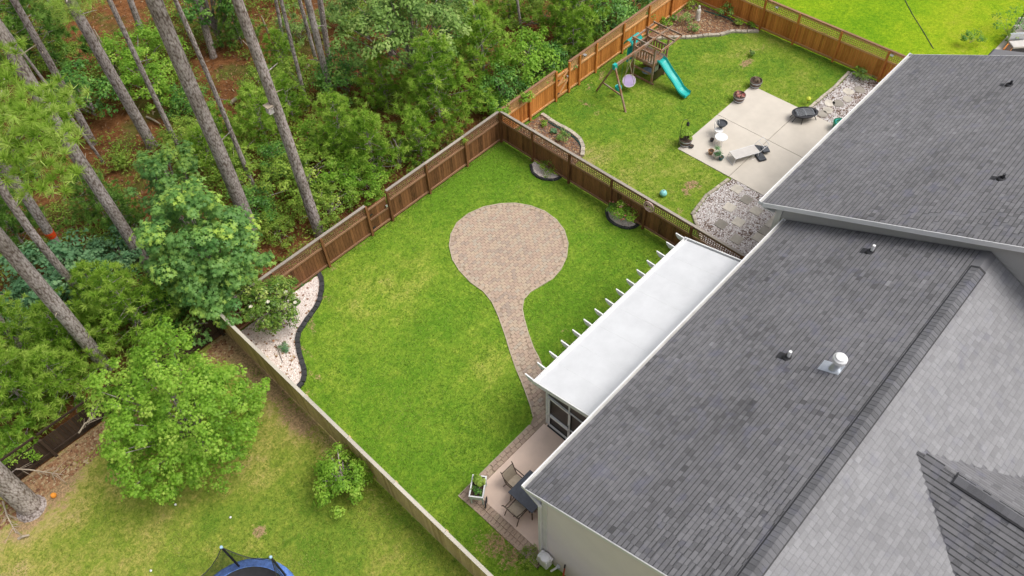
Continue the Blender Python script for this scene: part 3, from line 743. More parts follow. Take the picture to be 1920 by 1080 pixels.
for k in range(15): piece('rafter_tail', tm, pc, (PX0+.02+k*(PX1-PX0-.03)/14, PYO+.004, PZO))
for x, y in [(x, 9.05) for x in np.linspace(10.2, 18.1, 5)]+[(10.2, YW+.09), (18.1, YW+.09)]:
    q = MB(); q.box(x-.05, y-.05, .02, x+.05, y+.05, pz(y)-.1); q.build('post', M['white'], pc)
# near screen wall (x = 10.16) and long screen wall (y = 9.05)
sc = MB()
def frame_wall(mb, a, b, zt_a, zt_b, zs, nd):
    a = Vector(a); b = Vector(b)
    for i in range(nd+1):
        t = i/nd; p = a.lerp(b, t); zt = zt_a+(zt_b-zt_a)*t; mb.beam((p.x, p.y, .03), (p.x, p.y, zt), .05, .05)
    for z in zs: mb.beam((a.x, a.y, z), (b.x, b.y, z), .05, .06)
    mb.beam((a.x, a.y, zt_a-.03), (b.x, b.y, zt_b-.03), .05, .08)
frame_wall(sc, (10.16, 9.05, 0), (10.16, 6.0, 0), pz(9.05)-.12, pz(6.0)-.12, (.09, .85, 2.05), 3)
frame_wall(sc, (10.2, 9.05, 0), (18.1, 9.05, 0), pz(9.05)-.12, pz(9.05)-.12, (.09, .85, 2.05), 8)
frame_wall(sc, (18.1, 9.05, 0), (18.1, 6.0, 0), pz(9.05)-.12, pz(6.0)-.12, (.09, .85, 2.05), 3)
sc.build('screen_frame', M['white'], pc)
s2 = MB(); s2.hexa([(10.17, 8.98, .1), (10.175, 8.98, .1), (10.175, 6.02, .1), (10.17, 6.02, .1), (10.17, 8.98, pz(9)-.15), (10.175, 8.98, pz(9)-.15), (10.175, 6.02, pz(6)-.15), (10.17, 6.02, pz(6)-.15)])
s2.box(10.25, 9.045, .1, 18.05, 9.05, pz(9.05)-.15); s2.build('screen', M['darkglass'], pc)
dr = MB()
for y in (8.92, 7.98): dr.beam((10.125, y, .08), (10.125, y, 2.05), .07, .035, up=(1, 0, 0))
for z in (.12, .80, 2.03): dr.beam((10.125, 8.92, z), (10.125, 7.98, z), .035, .10)
dr.build('screen_door', M['white'], pc)
th_ = MB(); th_.box(10.05, 7.9, .046, 10.13, 8.95, .07); th_.build('threshold', M['black'], pc)
st = MB(); st.tube([(10.12, 8.0, 1.05), (10.08, 8.0, 1.05), (10.08, 8.0, 1.2), (10.12, 8.0, 1.2)], .012, 6); st.build('door_handle', M['darkmetal'], pc)

# ------------------------------------------------------------------ fences
def fence(name, label, a, b, posts, side, mats, style='lattice', H=1.86, skip=(), cap=True, boards=True, boardside=0):
    """a, b ends (x, y); posts distances along; side +1/-1 = which side of the line the posts stand"""
    mb_board, mb_rail, mb_cap = mats
    a = Vector((*a, 0)); b = Vector((*b, 0)); u = (b-a).normalized(); nrm = Vector((-u.y, u.x, 0))*side; L = (b-a).length
    th = thing(name, label, 'fence', a); an = math.atan2(u.y, u.x)
    r = random.Random(hash(label) % 999 if False else len(label))
    bays = [(p, q) for p, q in zip(posts[:-1], posts[1:])]
    for p in posts:
        if p < -0.01 or p > L+.01: continue
        q = MB(); q.cbox((0, 0, H/2-.01), .10, .10, H-.02); me = q.mesh('post', mb_board)
        piece('post', me, th, a+u*p+nrm*.07, (0, 0, an))
    bm = []
    for k in range(8):
        q = MB(); top = 1.28 if style != 'plain' else H-.12
        q.hexa([(-.068, -.01, .05), (.068, -.01, .05), (.068, .01, .05), (-.068, .01, .05), (-.066, -.01, top), (.066, -.01, top+r.uniform(-.01, .01)), (.066, .01, top), (-.066, .01, top)], k/7)
        bm.append(q.mesh('board', mb_board))
    for (p, q_) in bays:
        if (p, q_) in skip: continue
        if boards:
            n = max(1, round((q_-p)/.143)); w_ = (q_-p)/n
            for i in range(n):
                piece('board', bm[r.randrange(8)], th, a+u*(p+w_*(i+.5))-nrm*(.0+r.uniform(0, .006)), (0, 0, an), (w_/.143, 1, 1))
        s_, e_ = a+u*(p+.052), a+u*(q_-.052)
        if style == 'plain': specs = ((.035, .3, .04, .09, .5), (.035, 1.5, .04, .09, .5))
        else: specs = ((.035, .17, .045, .09, .8), (.035, 1.27, .045, .09, .8), (.028, H-.075, .03, .09, .5))
        for off_, z, w1, h1, t1 in specs:
            rl = MB(); rl.beam(s_+nrm*off_+Vector((0, 0, z)), e_+nrm*off_+Vector((0, 0, z)), w1, h1, t1); rl.build('rail', mb_rail, th)
        lt = MB()
        if style == 'lattice':
            n = int((q_-p)/.105)
            for i in range(n):
                x = p+.06+(q_-p-.12)*(i+.5)/n; c0 = a+u*x
                lt.beam(c0+Vector((0, 0, 1.32)), c0+Vector((0, 0, H-.12)), .034, .008, up=tuple(nrm))
            for k in range(4):
                z = 1.36+k*.108; lt.beam(s_+nrm*.012+Vector((0, 0, z)), e_+nrm*.012+Vector((0, 0, z)), .008, .034)
        elif style == 'slats':
            for k in range(7):
                z = 1.335+k*.068; lt.beam(s_+nrm*.006+Vector((0, 0, z)), e_+nrm*.006+Vector((0, 0, z)), .012, .032, .3+.1*(k % 3))
            n = 4
            for i in range(n):
                c0 = a+u*(p+.06+(q_-p-.12)*(i+.5)/n); lt.beam(c0+Vector((0, 0, 1.32)), c0+Vector((0, 0, H-.12)), .03, .008, up=tuple(nrm))
        if lt.v:
            if style == 'slats':
                lt.build('lattice', mb_rail, th)
            else:
                o_ = lt.build('lattice', mb_rail, th); o_['kind'] = 'stuff'
        if cap:
            cp = MB(); cp.beam(a+u*(p+.004)+nrm*.02+Vector((0, 0, H+r.uniform(0, .012))), a+u*(q_-.004)+nrm*.02+Vector((0, 0, H+r.uniform(0, .012))), .125, .032, .5)
            cp.build('cap_rail', mb_cap, th)
    return th
BR = (M['fence_brown'], M['fence_rail'], M['fence_grey'])
ORN = (M['fence_orange'], M['fence_orail'], M['fence_rail'])
yb = 21.05
# our back fence: from the left corner to the gate, gate, and on to the far corner
fence('fence', 'dark brown back fence with lattice top running left of the gate behind the gravel bed', (11.88, yb), (4.55, yb), [0, 2.42, 4.85, 7.33], 1, BR)
fence('fence', 'dark brown back fence with lattice top between the gate and the far corner post', (20.12, yb), (13.08, yb), [0, 2.31, 4.75, 7.04], 1, BR)
def gate(name, label, x0, x1, y, mats, brace, H=1.62):
    th = thing(name, label, 'gate', (x0, y, 0)); bm, rm, _ = mats
    r = random.Random(4); n = round((x1-x0-.1)/.143); w_ = (x1-x0-.1)/n
    for i in range(n):
        q = MB(); q.box(x0+.05+i*w_+.003, y-.01, .06, x0+.05+(i+1)*w_-.003, y+.01, H+r.uniform(-.01, .01), r.random()); q.build('board', bm, th)
    for z in (.2, .9, H-.08):
        q = MB(); q.beam((x0+.05, y-.035, z), (x1-.05, y-.035, z), .04, .09, .7); q.build('rail', rm, th)
    if brace:
        q = MB(); q.beam((x0+.08, y-.075, .25), (x1-.08, y-.075, .9), .03, .09, .8, up=(0, 1, 0)); q.beam((x0+.08, y-.075, .9), (x1-.08, y-.075, H-.1), .03, .09, .8, up=(0, 1, 0)); q.build('brace', rm, th)
    q = MB(); q.cbox((x0+.12, y-.075, 1.2), .14, .03, .05); q.cbox((x0+.12, y-.07, .4), .14, .03, .05); q.build('hinge', M['darkmetal'], th)
    q = MB(); q.cbox((x1-.12, y-.08, 1.1), .09, .05, .1); q.build('latch', M['steel'], th)
gate('gate', 'dark brown gate in the back fence left of the round patio', 11.93, 13.03, yb, BR, False)
fence('fence', 'brown lattice topped fence dividing the two back yards', (20.2, 20.95), (20.2, 7.2), [0, 2.05, 4.32, 6.75, 8.63, 10.95, 13.35], -1, BR)
fence('fence', 'orange stained back fence with slatted top between the corner and the neighbouring gate', (24.2, yb+.02), (20.3, yb+.02), [0, 1.95, 3.9], 1, ORN, 'slats')
gate('gate', 'orange stained neighbouring gate with diagonal brace', 24.25, 25.16, yb+.02, ORN, True, 1.55)
fence('fence', 'orange stained back fence with slatted top running behind the playset', (36.2, yb+.02), (25.2, yb+.02), [0, 2.2, 4.4, 6.6, 8.85, 10.2, 11.0], 1, ORN, 'slats')
fence('fence', 'orange brown lattice fence at the far end of the neighbouring yard', (36.3, 4.6), (36.3, 20.95), [0, 2.5, 4.98, 7.55, 9.95, 12.0, 14.2, 16.35], 1, ORN, 'lattice')
fence('fence', 'pale weathered plank fence seen from above along the left side of the yard', (4.43, 1.0), (4.43, 21.3), [0, 2.4, 4.8, 7.2, 9.6, 12.0, 14.4, 16.8, 19.2, 20.3], -1, (M['fence_tan'], M['fence_rail'], M['fence_pale']), 'plain', H=1.87, boardside=1)
fence('fence', 'low black brown picket fence at the edge of the woods on the left', (4.3, 21.45), (-16, 21.45), [0, 2.4, 4.8, 7.2, 9.6, 12, 14.4, 16.8, 19.2], 1, (M['fence_dark'], M['fence_dark'], M['fence_dark']), 'plain', H=1.25, cap=False)
# small solar lights on the fences
for i, (p, z, lab) in enumerate((((26.3, 20.93), 1.72, 'small white solar light on the fence above the neighbouring gate'), ((36.17, 15.9), 1.72, 'small white solar light on the far lattice fence left of a post'), ((36.17, 9.4), 1.72, 'small white solar light on the far lattice fence beside the roof gutter'))):
    th = thing('solar_light', lab, 'light', (*p, z), 'solar lights on the fences')
    q = MB(); q.cbox((*p, z), .16, .16, .05); q.build('panel', M['steel'], th); q = MB(); q.cbox((p[0], p[1], z-.06), .08, .08, .07); q.build('lamp_body', M['darkmetal'], th)
# round monogram medallion hung on the dividing fence
th = thing('medallion', 'round pinkish metal monogram medallion hung on the dividing fence', 'wall sign', (20.09, 12.12, 1.6))
def ring(mb, c, R, w, t=.5, n=28, th_=.02, a0=0, a1=360):
    pts = [Vector((c[0], c[1]+R*math.cos(rad(a0+(a1-a0)*i/n)), c[2]+R*math.sin(rad(a0+(a1-a0)*i/n)))) for i in range(n+1)]
    mb.tube(pts, w, 6, t)
cM = (20.045, 12.12, 1.6)
q = MB(); ring(q, cM, .255, .024); q.build('outer_ring', M['brass'], th)
q = MB(); ring(q, cM, .185, .016); q.build('inner_ring', M['brass'], th)
q = MB(); ring(q, cM, .10, .024, a0=50, a1=310, n=18)
for an in (20, 110, 200, 290):
    q.tube([(20.045, 12.12+.13*math.cos(rad(an)), 1.6+.13*math.sin(rad(an))), (20.045, 12.12+.17*math.cos(rad(an+25)), 1.6+.17*math.sin(rad(an+25))), (20.045, 12.12+.12*math.cos(rad(an+50)), 1.6+.12*math.sin(rad(an+50)))], .012, 6)
q.tube([(20.045, 12.02, 1.6), (20.045, 12.1, 1.55), (20.045, 12.16, 1.62)], .014, 6)
q.build('monogram', M['brass'], th)

# ------------------------------------------------------------------ beds
def octa(r=1):
    return np.array([(1, 0, 0), (0, 1, 0), (-1, 0, 0), (0, -1, 0), (0, 0, 1)], float)
def scatter_pebbles(name, label, pl, n, size, z, mat, flat=.5, seed=1, dens=None, kind='stuff'):
    r = np.random.default_rng(seed); pl = [Vector((p[0], p[1])) for p in pl]
    xs = [p.x for p in pl]; ys = [p.y for p in pl]; P = []
    X = r.uniform(min(xs), max(xs), n*3); Y = r.uniform(min(ys), max(ys), n*3)
    ins = np.zeros(len(X), bool); m_ = len(pl)
    for i in range(m_):
        ax, ay = pl[i]; bx, by = pl[i-1]
        if ay == by: continue
        c = ((ay > Y) != (by > Y)) & (X < (bx-ax)*(Y-ay)/(by-ay)+ax); ins ^= c
    X = X[ins][:n]; Y = Y[ins][:n]; k = len(X)
    if dens is not None:
        kk = r.random(k) < dens(X, Y); X = X[kk]; Y = Y[kk]; k = len(X)
    o = octa(); s = size*r.uniform(.6, 1.5, k); a = r.uniform(0, 6.28, k); ell = r.uniform(.55, 1, k)
    Vx = o[None, :, 0]*s[:, None]; Vy = o[None, :, 1]*(s*ell)[:, None]
    Xv = X[:, None]+Vx*np.cos(a)[:, None]-Vy*np.sin(a)[:, None]; Yv = Y[:, None]+Vx*np.sin(a)[:, None]+Vy*np.cos(a)[:, None]
    Zv = z+o[None, :, 2]*(s*flat)[:, None]+r.uniform(0, .012, k)[:, None]
    Vv = np.stack([Xv, Yv, Zv], 2).reshape(-1, 3)
    f = np.array([(0, 1, 4), (1, 2, 4), (2, 3, 4), (3, 0, 4)]); F = (f[None]+np.arange(k)[:, None, None]*5).reshape(-1)
    tone = np.repeat(np.clip(r.normal(.55, .25, k), 0, 1), 4)
    me = np_mesh(name, Vv, 3, F, tone, mat); ob = link(name, me)
    return meta(ob, label, None, None, kind)
def sheet(name, pl, z, mat, label, h=.03):
    q = MB(); q.prism([tuple(p) for p in pl], -.02, z); return struct(q.build(name, mat), label)
def blocks(parent, pts, L, w, h, mat, name, seed=0, z=0, jitter=.02, scallop=False):
    pts = [Vector((p[0], p[1])) for p in pts]; r = random.Random(seed); pool = []
    for k in range(5):
        q = MB()
        if scallop:
            n = 8; pr = [(-L/2, 0)]+[(-L/2+L*i/n, h*(.72+.28*math.sin(math.pi*i/n))) for i in range(n+1)]+[(L/2, 0)]
            m_ = len(pr); q.v = [(x, -w/2, z_) for x, z_ in pr]+[(x, w/2, z_) for x, z_ in pr]
            q.f = [tuple(range(m_)), tuple(reversed(range(m_, 2*m_)))]+[(i, m_+i, m_+(i+1) % m_, (i+1) % m_) for i in range(m_)]; q.f = [tuple(reversed(f)) for f in q.f]; q.f = [tuple(reversed(f)) for f in q.f]; q.t = [r.random()]*len(q.f)
        else:
            b = .015; x, y = L/2-.006, w/2; t = r.random()*.6+.2
            q.hexa([(-x, -y, 0), (x, -y, 0), (x, y, 0), (-x, y, 0), (-x, -y, h*.8), (x, -y, h*.8), (x, y, h*.8), (-x, y, h*.8)], t)
            q.hexa([(-x, -y, h*.8), (x, -y, h*.8), (x, y, h*.8), (-x, y, h*.8), (-x+b, -y+b, h+r.uniform(-.01, .01)), (x-b, -y+b, h), (x-b, y-b, h), (-x+b, y-b, h+r.uniform(-.01, .01))], t)
        pool.append(q.mesh(name, mat))
    carry = L/2
    for a, b in zip(pts[:-1], pts[1:]):
        d = b-a; ln_ = d.length; u = d/ln_; s = carry
        while s < ln_:
            p = a+u*s; piece(name, pool[r.randrange(5)], parent, (p.x+r.uniform(-jitter, jitter)*.4, p.y+r.uniform(-jitter, jitter)*.4, z), (0, 0, math.atan2(u.y, u.x)+r.uniform(-.06, .06))); s += L
        carry = s-ln_
def smooth(pts, n=4):
    pts = [Vector((p[0], p[1])) for p in pts]; out = []
    for i in range(len(pts)-1):
        p0 = pts[max(i-1, 0)]; p1 = pts[i]; p2 = pts[i+1]; p3 = pts[min(i+2, len(pts)-1)]
        for k in range(n):
            t = k/n; out.append(.5*((2*p1)+(p2-p0)*t+(2*p0-5*p1+4*p2-p3)*t*t+(3*p1-p0-3*p2+p3)*t**3))
    out.append(pts[-1]); return out
e1 = smooth([G(*p).xy for p in ((599, 513), (604, 530), (603, 548), (596, 572), (584, 590), (571, 608), (560, 628), (560, 650), (565, 673), (571, 697), (569, 715), (560, 727))])
bedpl = [p for p in e1]+[Vector((4.52, e1[-1].y-.2)), Vector((4.52, 20.98)), Vector((9.0, 20.98))]
bed = sheet('gravel_bed', bedpl, .03, M['pink_gravel'], 'pinkish white gravel bed in the left corner of the yard')
scatter_pebbles('gravel', 'pinkish white gravel covering the corner bed', bedpl, 15000, .032, .028, M['pink_gravel'])
scatter_pebbles('fallen_leaves', 'brown leaves lying on the corner gravel bed', bedpl, 150, .05, .055, M['litter'], .15, 5)
blocks(bed, e1, .27, .19, .11, M['edging'], 'edging_block', 3, z=.01, scallop=False)
# two small fence-side beds on our side
e2 = smooth([G(*p).xy for p in ((995, 310), (1000, 325), (1016, 336), (1040, 338), (1056, 329))])
b2 = sheet('gravel_bed', e2+[Vector((20.12, e2[-1].y)), Vector((20.12, e2[0].y))], .03, M['pink_gravel'], 'little white gravel bed against the dividing fence near the far corner')
scatter_pebbles('gravel', 'white gravel of the little bed near the far corner', e2+[Vector((20.12, e2[-1].y)), Vector((20.12, e2[0].y))], 1500, .03, .03, M['pink_gravel'], seed=3)
blocks(b2, e2, .24, .12, .10, M['edging'], 'edging_block', 4)
e3 = smooth([G(*p).xy for p in ((1137, 393), (1139, 407), (1150, 420), (1169, 428), (1187, 428), (1204, 417))])
b3 = sheet('gravel_bed', e3+[Vector((20.12, e3[-1].y)), Vector((20.12, e3[0].y))], .03, M['pink_gravel'], 'round gravel bed with pink flowers against the dividing fence below the medallion')
scatter_pebbles('gravel', 'pale gravel of the flower bed below the medallion', e3+[Vector((20.12, e3[-1].y)), Vector((20.12, e3[0].y))], 1500, .03, .03, M['pink_gravel'], seed=4)
blocks(b3, e3, .24, .12, .10, M['edging'], 'edging_block', 5)
# neighbour's corner bed
e4 = smooth([(22.95, 20.85), G(1040, 232).xy, G(1066, 246).xy, G(1087, 263).xy, G(1093, 280).xy, G(1091, 296).xy], 3)
b4p = e4+[Vector((20.3, e4[-1].y-.2)), Vector((20.3, 20.95))]
b4 = sheet('mulch_bed', b4p, .03, M['mulch'], 'brown mulch bed edged in pale stone behind the dividing fence')
scatter_pebbles('mulch_chips', 'brown mulch chips of the bed behind the dividing fence', b4p, 1600, .05, .03, M['litter'], .3, 8)
blocks(b4, e4, .3, .2, .13, M['stone'], 'edging_stone', 6)
e5 = smooth([G(*p).xy for p in ((1220, 76), (1250, 72), (1275, 72), (1300, 71), (1325, 68), (1350, 67), (1370, 61), (1395, 61), (1422, 60))], 2)
b5p = e5+[Vector((36.2, e5[-1].y)), Vector((36.2, 20.97)), Vector((e5[0].x, 20.97))]
b5 = sheet('mulch_bed', b5p, .03, M['mulch'], 'large brown mulch bed with a statue in the far corner of the neighbouring yard')
scatter_pebbles('mulch_chips', 'brown mulch chips of the far corner bed', b5p, 3500, .055, .03, M['litter'], .3, 9)
blocks(b5, e5, .32, .2, .14, M['stone'], 'edging_stone', 7)
# neighbour's patio slab in panels with joints
pat = thing('patio_slab', None, None, (25.3, 9.3, 0)); struct(pat, 'pale concrete patio of four panels in the neighbouring yard')
jx, jy = 28.68, 11.33
for (x0, x1) in ((25.35, jx-.012), (jx+.012, 31.75)):
    for (y0, y1) in ((7.0, jy-.012), (jy+.012, 14.22)):
        q = MB(); q.box(x0, y0, -.05, x1, y1, .05); q.build('slab_panel', M['slab'], pat)
q = MB(); q.box(25.36, 7.02, -.06, 31.74, 14.2, .028); q.build('joint_filler', plain('joint_dark', (.16, .13, .10), .9, .2), pat)
# gravel runs with stepping stones either side of that patio
gr1 = [(20.3, 6.98), (25.33, 6.98), (25.33, 11.15), (23.6, 11.3), (22.3, 11.1), (20.9, 9.4), (20.3, 9.2)]
gr2 = [(31.78, 6.98), (36.2, 6.98), (36.2, 10.95), (34.6, 10.9), (32.2, 11.0), (31.78, 10.9)]
noisy = lambda X, Y: .45+.55*(vnoise(X, Y, 1.3, 21) > .30)
for k, (gp, lab) in enumerate(((gr1, 'grey white gravel with flagstones between the dividing fence and the neighbouring patio'), (gr2, 'grey white gravel run with round stepping stones beyond the neighbouring patio'))):
    gb = sheet('gravel_run', gp, .024, M['soil' if False else 'mulch'], lab)
    scatter_pebbles('gravel', 'loose gravel of the '+('near' if k == 0 else 'far')+' gravel run in the neighbouring yard', gp, 15000 if k == 0 else 9000, .036, .022, M['grey_gravel'], seed=10+k, dens=noisy)
    r = random.Random(k)
    if k == 0:
        st_ = [(23.0+i*.52, 8.25-j*.50) for i in range(4) for j in range(3)]+[(24.6, 9.9), (24.3, 9.2), (23.7, 10.2), (23.2, 9.4), (24.9, 10.6), (22.6, 9.9), (22.3, 8.9)]
        for (x, y) in st_:
            q = MB(); q.cbox((x, y, .04), .48, .46, .05, r.uniform(-.03, .03), r.random()); q.build('flagstone', M['step'], gb)
        blocks(gb, [(25.2, 11.25), (23.6, 11.4), (22.3, 11.2), (20.9, 9.5)], .3, .14, .09, M['stone'], 'edging_stone', 8)
    else:
        for (px, py) in ((1590, 173), (1588, 187), (1571, 195), (1552, 208), (1555, 195), (1541, 215), (1612, 170)):
            p = G(px, py); q = MB(); n = 9; q.prism([(p.x+.27*(1+r.uniform(-.15, .15))*math.cos(6.28*i/n), p.y+.27*(1+r.uniform(-.15, .15))*math.sin(6.28*i/n)) for i in range(n)], 0, .06, r.random()); q.build('stepping_stone', M['step'], gb)
        blocks(gb, [(32.1, 11.1), (34.4, 11.0), (36.1, 11.05)], .3, .14, .09, M['stone'], 'edging_stone', 9)

# ------------------------------------------------------------------ foliage builders
def unit(v): return v/np.maximum(np.linalg.norm(v, axis=-1, keepdims=True), 1e-6)
def leaf_mesh(name, C, Nn, size, tone, mat, star=False, aspect=.5, seed=0, strap=None):
    """C centres, Nn leaf normals, size lengths: one leaf-shaped face per centre"""
    r = np.random.default_rng(seed); k = len(C); Nn = unit(Nn)
    a = unit(np.cross(Nn, unit(r.normal(size=(k, 3))))); b = np.cross(Nn, a)
    if star:
        m_ = 10; an = np.arange(m_)*2*np.pi/m_; rr = np.where(np.arange(m_) % 2 == 0, .5, .2)
        V_ = C[:, None]+(a[:, None]*np.cos(an)[None, :, None]+b[:, None]*np.sin(an)[None, :, None])*(rr[None, :, None]*size[:, None, None])
        V_ = V_-Nn[:, None]*(rr[None, :, None]*size[:, None, None]*.25)
        return np_mesh(name, V_.reshape(-1, 3), m_, np.arange(k*m_), tone, mat)
    s = size[:, None]
    V_ = np.stack([C-a*s*.5, C+b*s*aspect*.5-Nn*s*.06, C+a*s*.5-Nn*s*.12, C-b*s*aspect*.5-Nn*s*.06], 1)
    return np_mesh(name, V_.reshape(-1, 3), 4, np.arange(k*4), tone, mat)
def crown_points(R, H, zc, nclump, nleaf, seed, clump_r=.35, lump=.25, zmin=-.55, gap=.0, drop=None):
    """leaf clumps on a lumpy ellipsoid; returns centres, normals, clump tone"""
    r = np.random.default_rng(seed)
    d = unit(r.normal(size=(nclump*3, 3))); d = d[d[:, 2] > zmin][:nclump]; nclump = len(d)
    ph = r.uniform(0, 6.28, 6); az = np.arctan2(d[:, 1], d[:, 0])
    lum = 1+lump*(np.sin(az*2+ph[0])*.5+np.sin(az*3+ph[1]+d[:, 2]*3)*.6+np.sin(az*5+ph[2])*.35)
    rad_ = lum*np.where(r.random(nclump) < .72, r.uniform(.78, 1.0, nclump), r.uniform(.3, .8, nclump))
    cc = d*rad_[:, None]*np.array([R, R, H/2]); cc[:, 2] += zc
    ct = r.normal(0, .16, nclump)
    per = nleaf//nclump
    off = unit(r.normal(size=(nclump, per, 3)))*(r.random((nclump, per, 1))**.45)*clump_r*r.uniform(.6, 1.35, (nclump, 1, 1))*np.array([1, 1, .65])
    P = (cc[:, None]+off).reshape(-1, 3)
    nr = unit(off*1.0/np.array([1, 1, .65]))+np.array([0, 0, 1.15])+d[:, None]*.35+r.normal(0, .38, (nclump, per, 3))
    young = (r.random(nclump) < .28)*r.uniform(.15, .45, nclump)
    outer = np.clip(np.linalg.norm(off, axis=2)/clump_r, 0, 1.3)
    tone = (.42+ct+0*young)[:, None]+young[:, None]*(outer > .6)+r.normal(0, .10, (nclump, per))
    return P, nr.reshape(-1, 3), np.clip(tone.reshape(-1), 0, 1), cc
def branches(name, cc, root, mat, seed, n=14, r0=.06, parent=None):
    r = random.Random(seed); q = MB(); idx = list(range(len(cc))); r.shuffle(idx)
    for i in idx[:n]:
        c = Vector(cc[i]); s = Vector(root)+Vector((0, 0, c.z*.45*r.uniform(.5, 1.1)))
        mid = s.lerp(c, .5)+Vector((r.uniform(-.15, .15), r.uniform(-.15, .15), .12)); q.tube([s, mid, c], [r0, r0*.6, r0*.25], 5, .5, False)
    return q
def tufts(P, D, L, nn, seed, w=.024, spread=.9):
    """pine needle tufts: nn needles fanning from P round direction D"""
    r = np.random.default_rng(seed); k = len(P); D = unit(D)
    dv = unit(D[:, None]*(1.1-spread*.35)+r.normal(0, spread, (k, nn, 3))*.62); l = L[:, None, None]*r.uniform(.7, 1.15, (k, nn, 1))
    side = unit(np.cross(dv, unit(r.normal(size=(k, nn, 3)))))*w
    b = P[:, None]+dv*l*.06; tip = b+dv*l-np.array([0, 0, 1])*l*.10
    V_ = np.stack([b+side*.6, tip, b-side*.6], 2).reshape(-1, 3)
    return V_, k*nn
def young_pine_mesh(name, R, H, mat, seed, dens=1.0, L=.22, nn=32):
    r = np.random.default_rng(seed); P = []; D = []; T = []; Br = []
    nl = int(H/.38)
    for i in range(nl):
        f = (i+.5)/nl; z = H*(.12+.86*f); rr = R*(1-f)**.75*r.uniform(.75, 1.1)+.15
        nb = int((5+R*2.2)*dens*(1-.35*f))+2; a0 = r.uniform(0, 6.28)
        for j in range(nb):
            a = a0+6.283*j/nb+r.normal(0, .22); ln_ = rr*r.uniform(.65, 1.15); d = np.array([math.cos(a), math.sin(a), .28+.5*f])
            Br.append((z, a, ln_)); m_ = max(2, int(ln_/.27)); ct = r.normal(0, .12)
            for q in range(m_):
                t = (q+1)/m_
                if t < .25 and m_ > 3: continue
                p = np.array([math.cos(a)*ln_*t, math.sin(a)*ln_*t, z+.30*ln_*t*t])+r.normal(0, .07, 3)
                for s_ in range(2 if t > .7 else 1):
                    P.append(p+r.normal(0, .10, 3)); D.append(d+r.normal(0, .35, 3)+np.array([0, 0, .35])); T.append(.30+.30*(t > .75)+ct+r.normal(0, .12))
    P.append(np.array([0, 0, H*1.0])); D.append(np.array([0, 0, 1.])); T.append(.7)
    P = np.array(P); D = np.array(D); T = np.clip(np.array(T), 0, 1)
    V_, k = tufts(P, D, L*r.uniform(.75, 1.25, len(P)), nn, seed, .030, 1.05)
    tone = np.clip(np.repeat(T, nn)+r.normal(0, .08, k), 0, 1)
    return np_mesh(name, V_, 3, np.arange(k*3), tone, mat), Br
PROTO = {}
def proto_pine(kind):
    if kind in PROTO: return PROTO[kind]
    R, H, mat, seed = {'pineA': (1.5, 3.6, 'needle', 1), 'pineB': (1.9, 4.4, 'needle', 2), 'pineC': (1.2, 3.0, 'needle', 3), 'pineD': (1.7, 4.0, 'needle_dk', 4), 'pineE': (1.5, 3.4, 'needle', 5)}[kind]
    me, Br = young_pine_mesh('crown', R, H, M[mat], seed)
    q = MB(); q.tube([(0, 0, 0), (0, 0, H*.5), (0, 0, H*.95)], [.06, .04, .012], 7)
    for z, a, l in Br[::2]: q.tube([(0, 0, z), (math.cos(a)*l*.8, math.sin(a)*l*.8, z+.2*l)], [.016, .005], 4, .5, False)
    PROTO[kind] = (me, q.mesh('trunk', M['bark']), R, H); return PROTO[kind]
def proto_leafy(kind):
    if kind in PROTO: return PROTO[kind]
    R, H, mat, ncl, nl, ls, cr_, seed, asp = {
        'bright': (1.2, 1.9, 'leaf_bright', 60, 3600, .11, .30, 11, .5), 'dark': (1.3, 1.9, 'leaf_dark', 60, 3400, .12, .32, 12, .5), 'blue': (1.5, 1.9, 'leaf_blue', 70, 3600, .14, .33, 13, .6),
        'olive': (1.4, 1.9, 'leaf_olive', 80, 4200, .10, .28, 14, .5), 'oak': (1.5, 2.0, 'leaf_oak', 60, 3400, .13, .33, 15, .45), 'gum': (1.4, 2.0, 'leaf_gum', 60, 2600, .17, .32, 16, .5), 'twig': (.9, 1.8, 'twig', 60, 1800, .30, .3, 17, .06)}[kind]
    P, nr, tone, cc = crown_points(R, H, H*.55, ncl, nl, seed, cr_)
    r = np.random.default_rng(seed)
    me = leaf_mesh('crown', P, nr if kind != 'twig' else r.normal(size=nr.shape), ls*r.uniform(.7, 1.3, len(P)), tone, M[mat], star=(kind == 'gum'), aspect=asp, seed=seed)
    q = branches('stem', cc, (0, 0, 0), None, seed, 12, .03); PROTO[kind] = (me, q.mesh('stem', M['bark']), R, H); return PROTO[kind]
srnd = random.Random(77)
def plant(kind, px, py, size, hz, label, cat, name=None, group=None, xy=None, zs=1.0):
    """size = crown radius in metres, hz = height at which the photo pixel sits"""
    p = Vector((*xy, 0)) if xy else G(px, py, hz)
    pine = kind.startswith('pine'); p.y = max(p.y, 21.15+size*1.12)
    cm, sm, R, H = proto_pine(kind) if pine else proto_leafy(kind)
    nm = name or ('young_pine_tree' if pine else 'shrub')
    th = thing(nm, label, cat, (p.x, p.y, 0), group)
    k = size/R; rz = srnd.uniform(0, 6.28)
    link('crown', cm, th, (0, 0, 0), (0, 0, rz), (k, k, k*zs)); link('trunk' if pine else 'stem', sm, th, (0, 0, 0), (0, 0, rz), (k, k, k*zs))
    return th

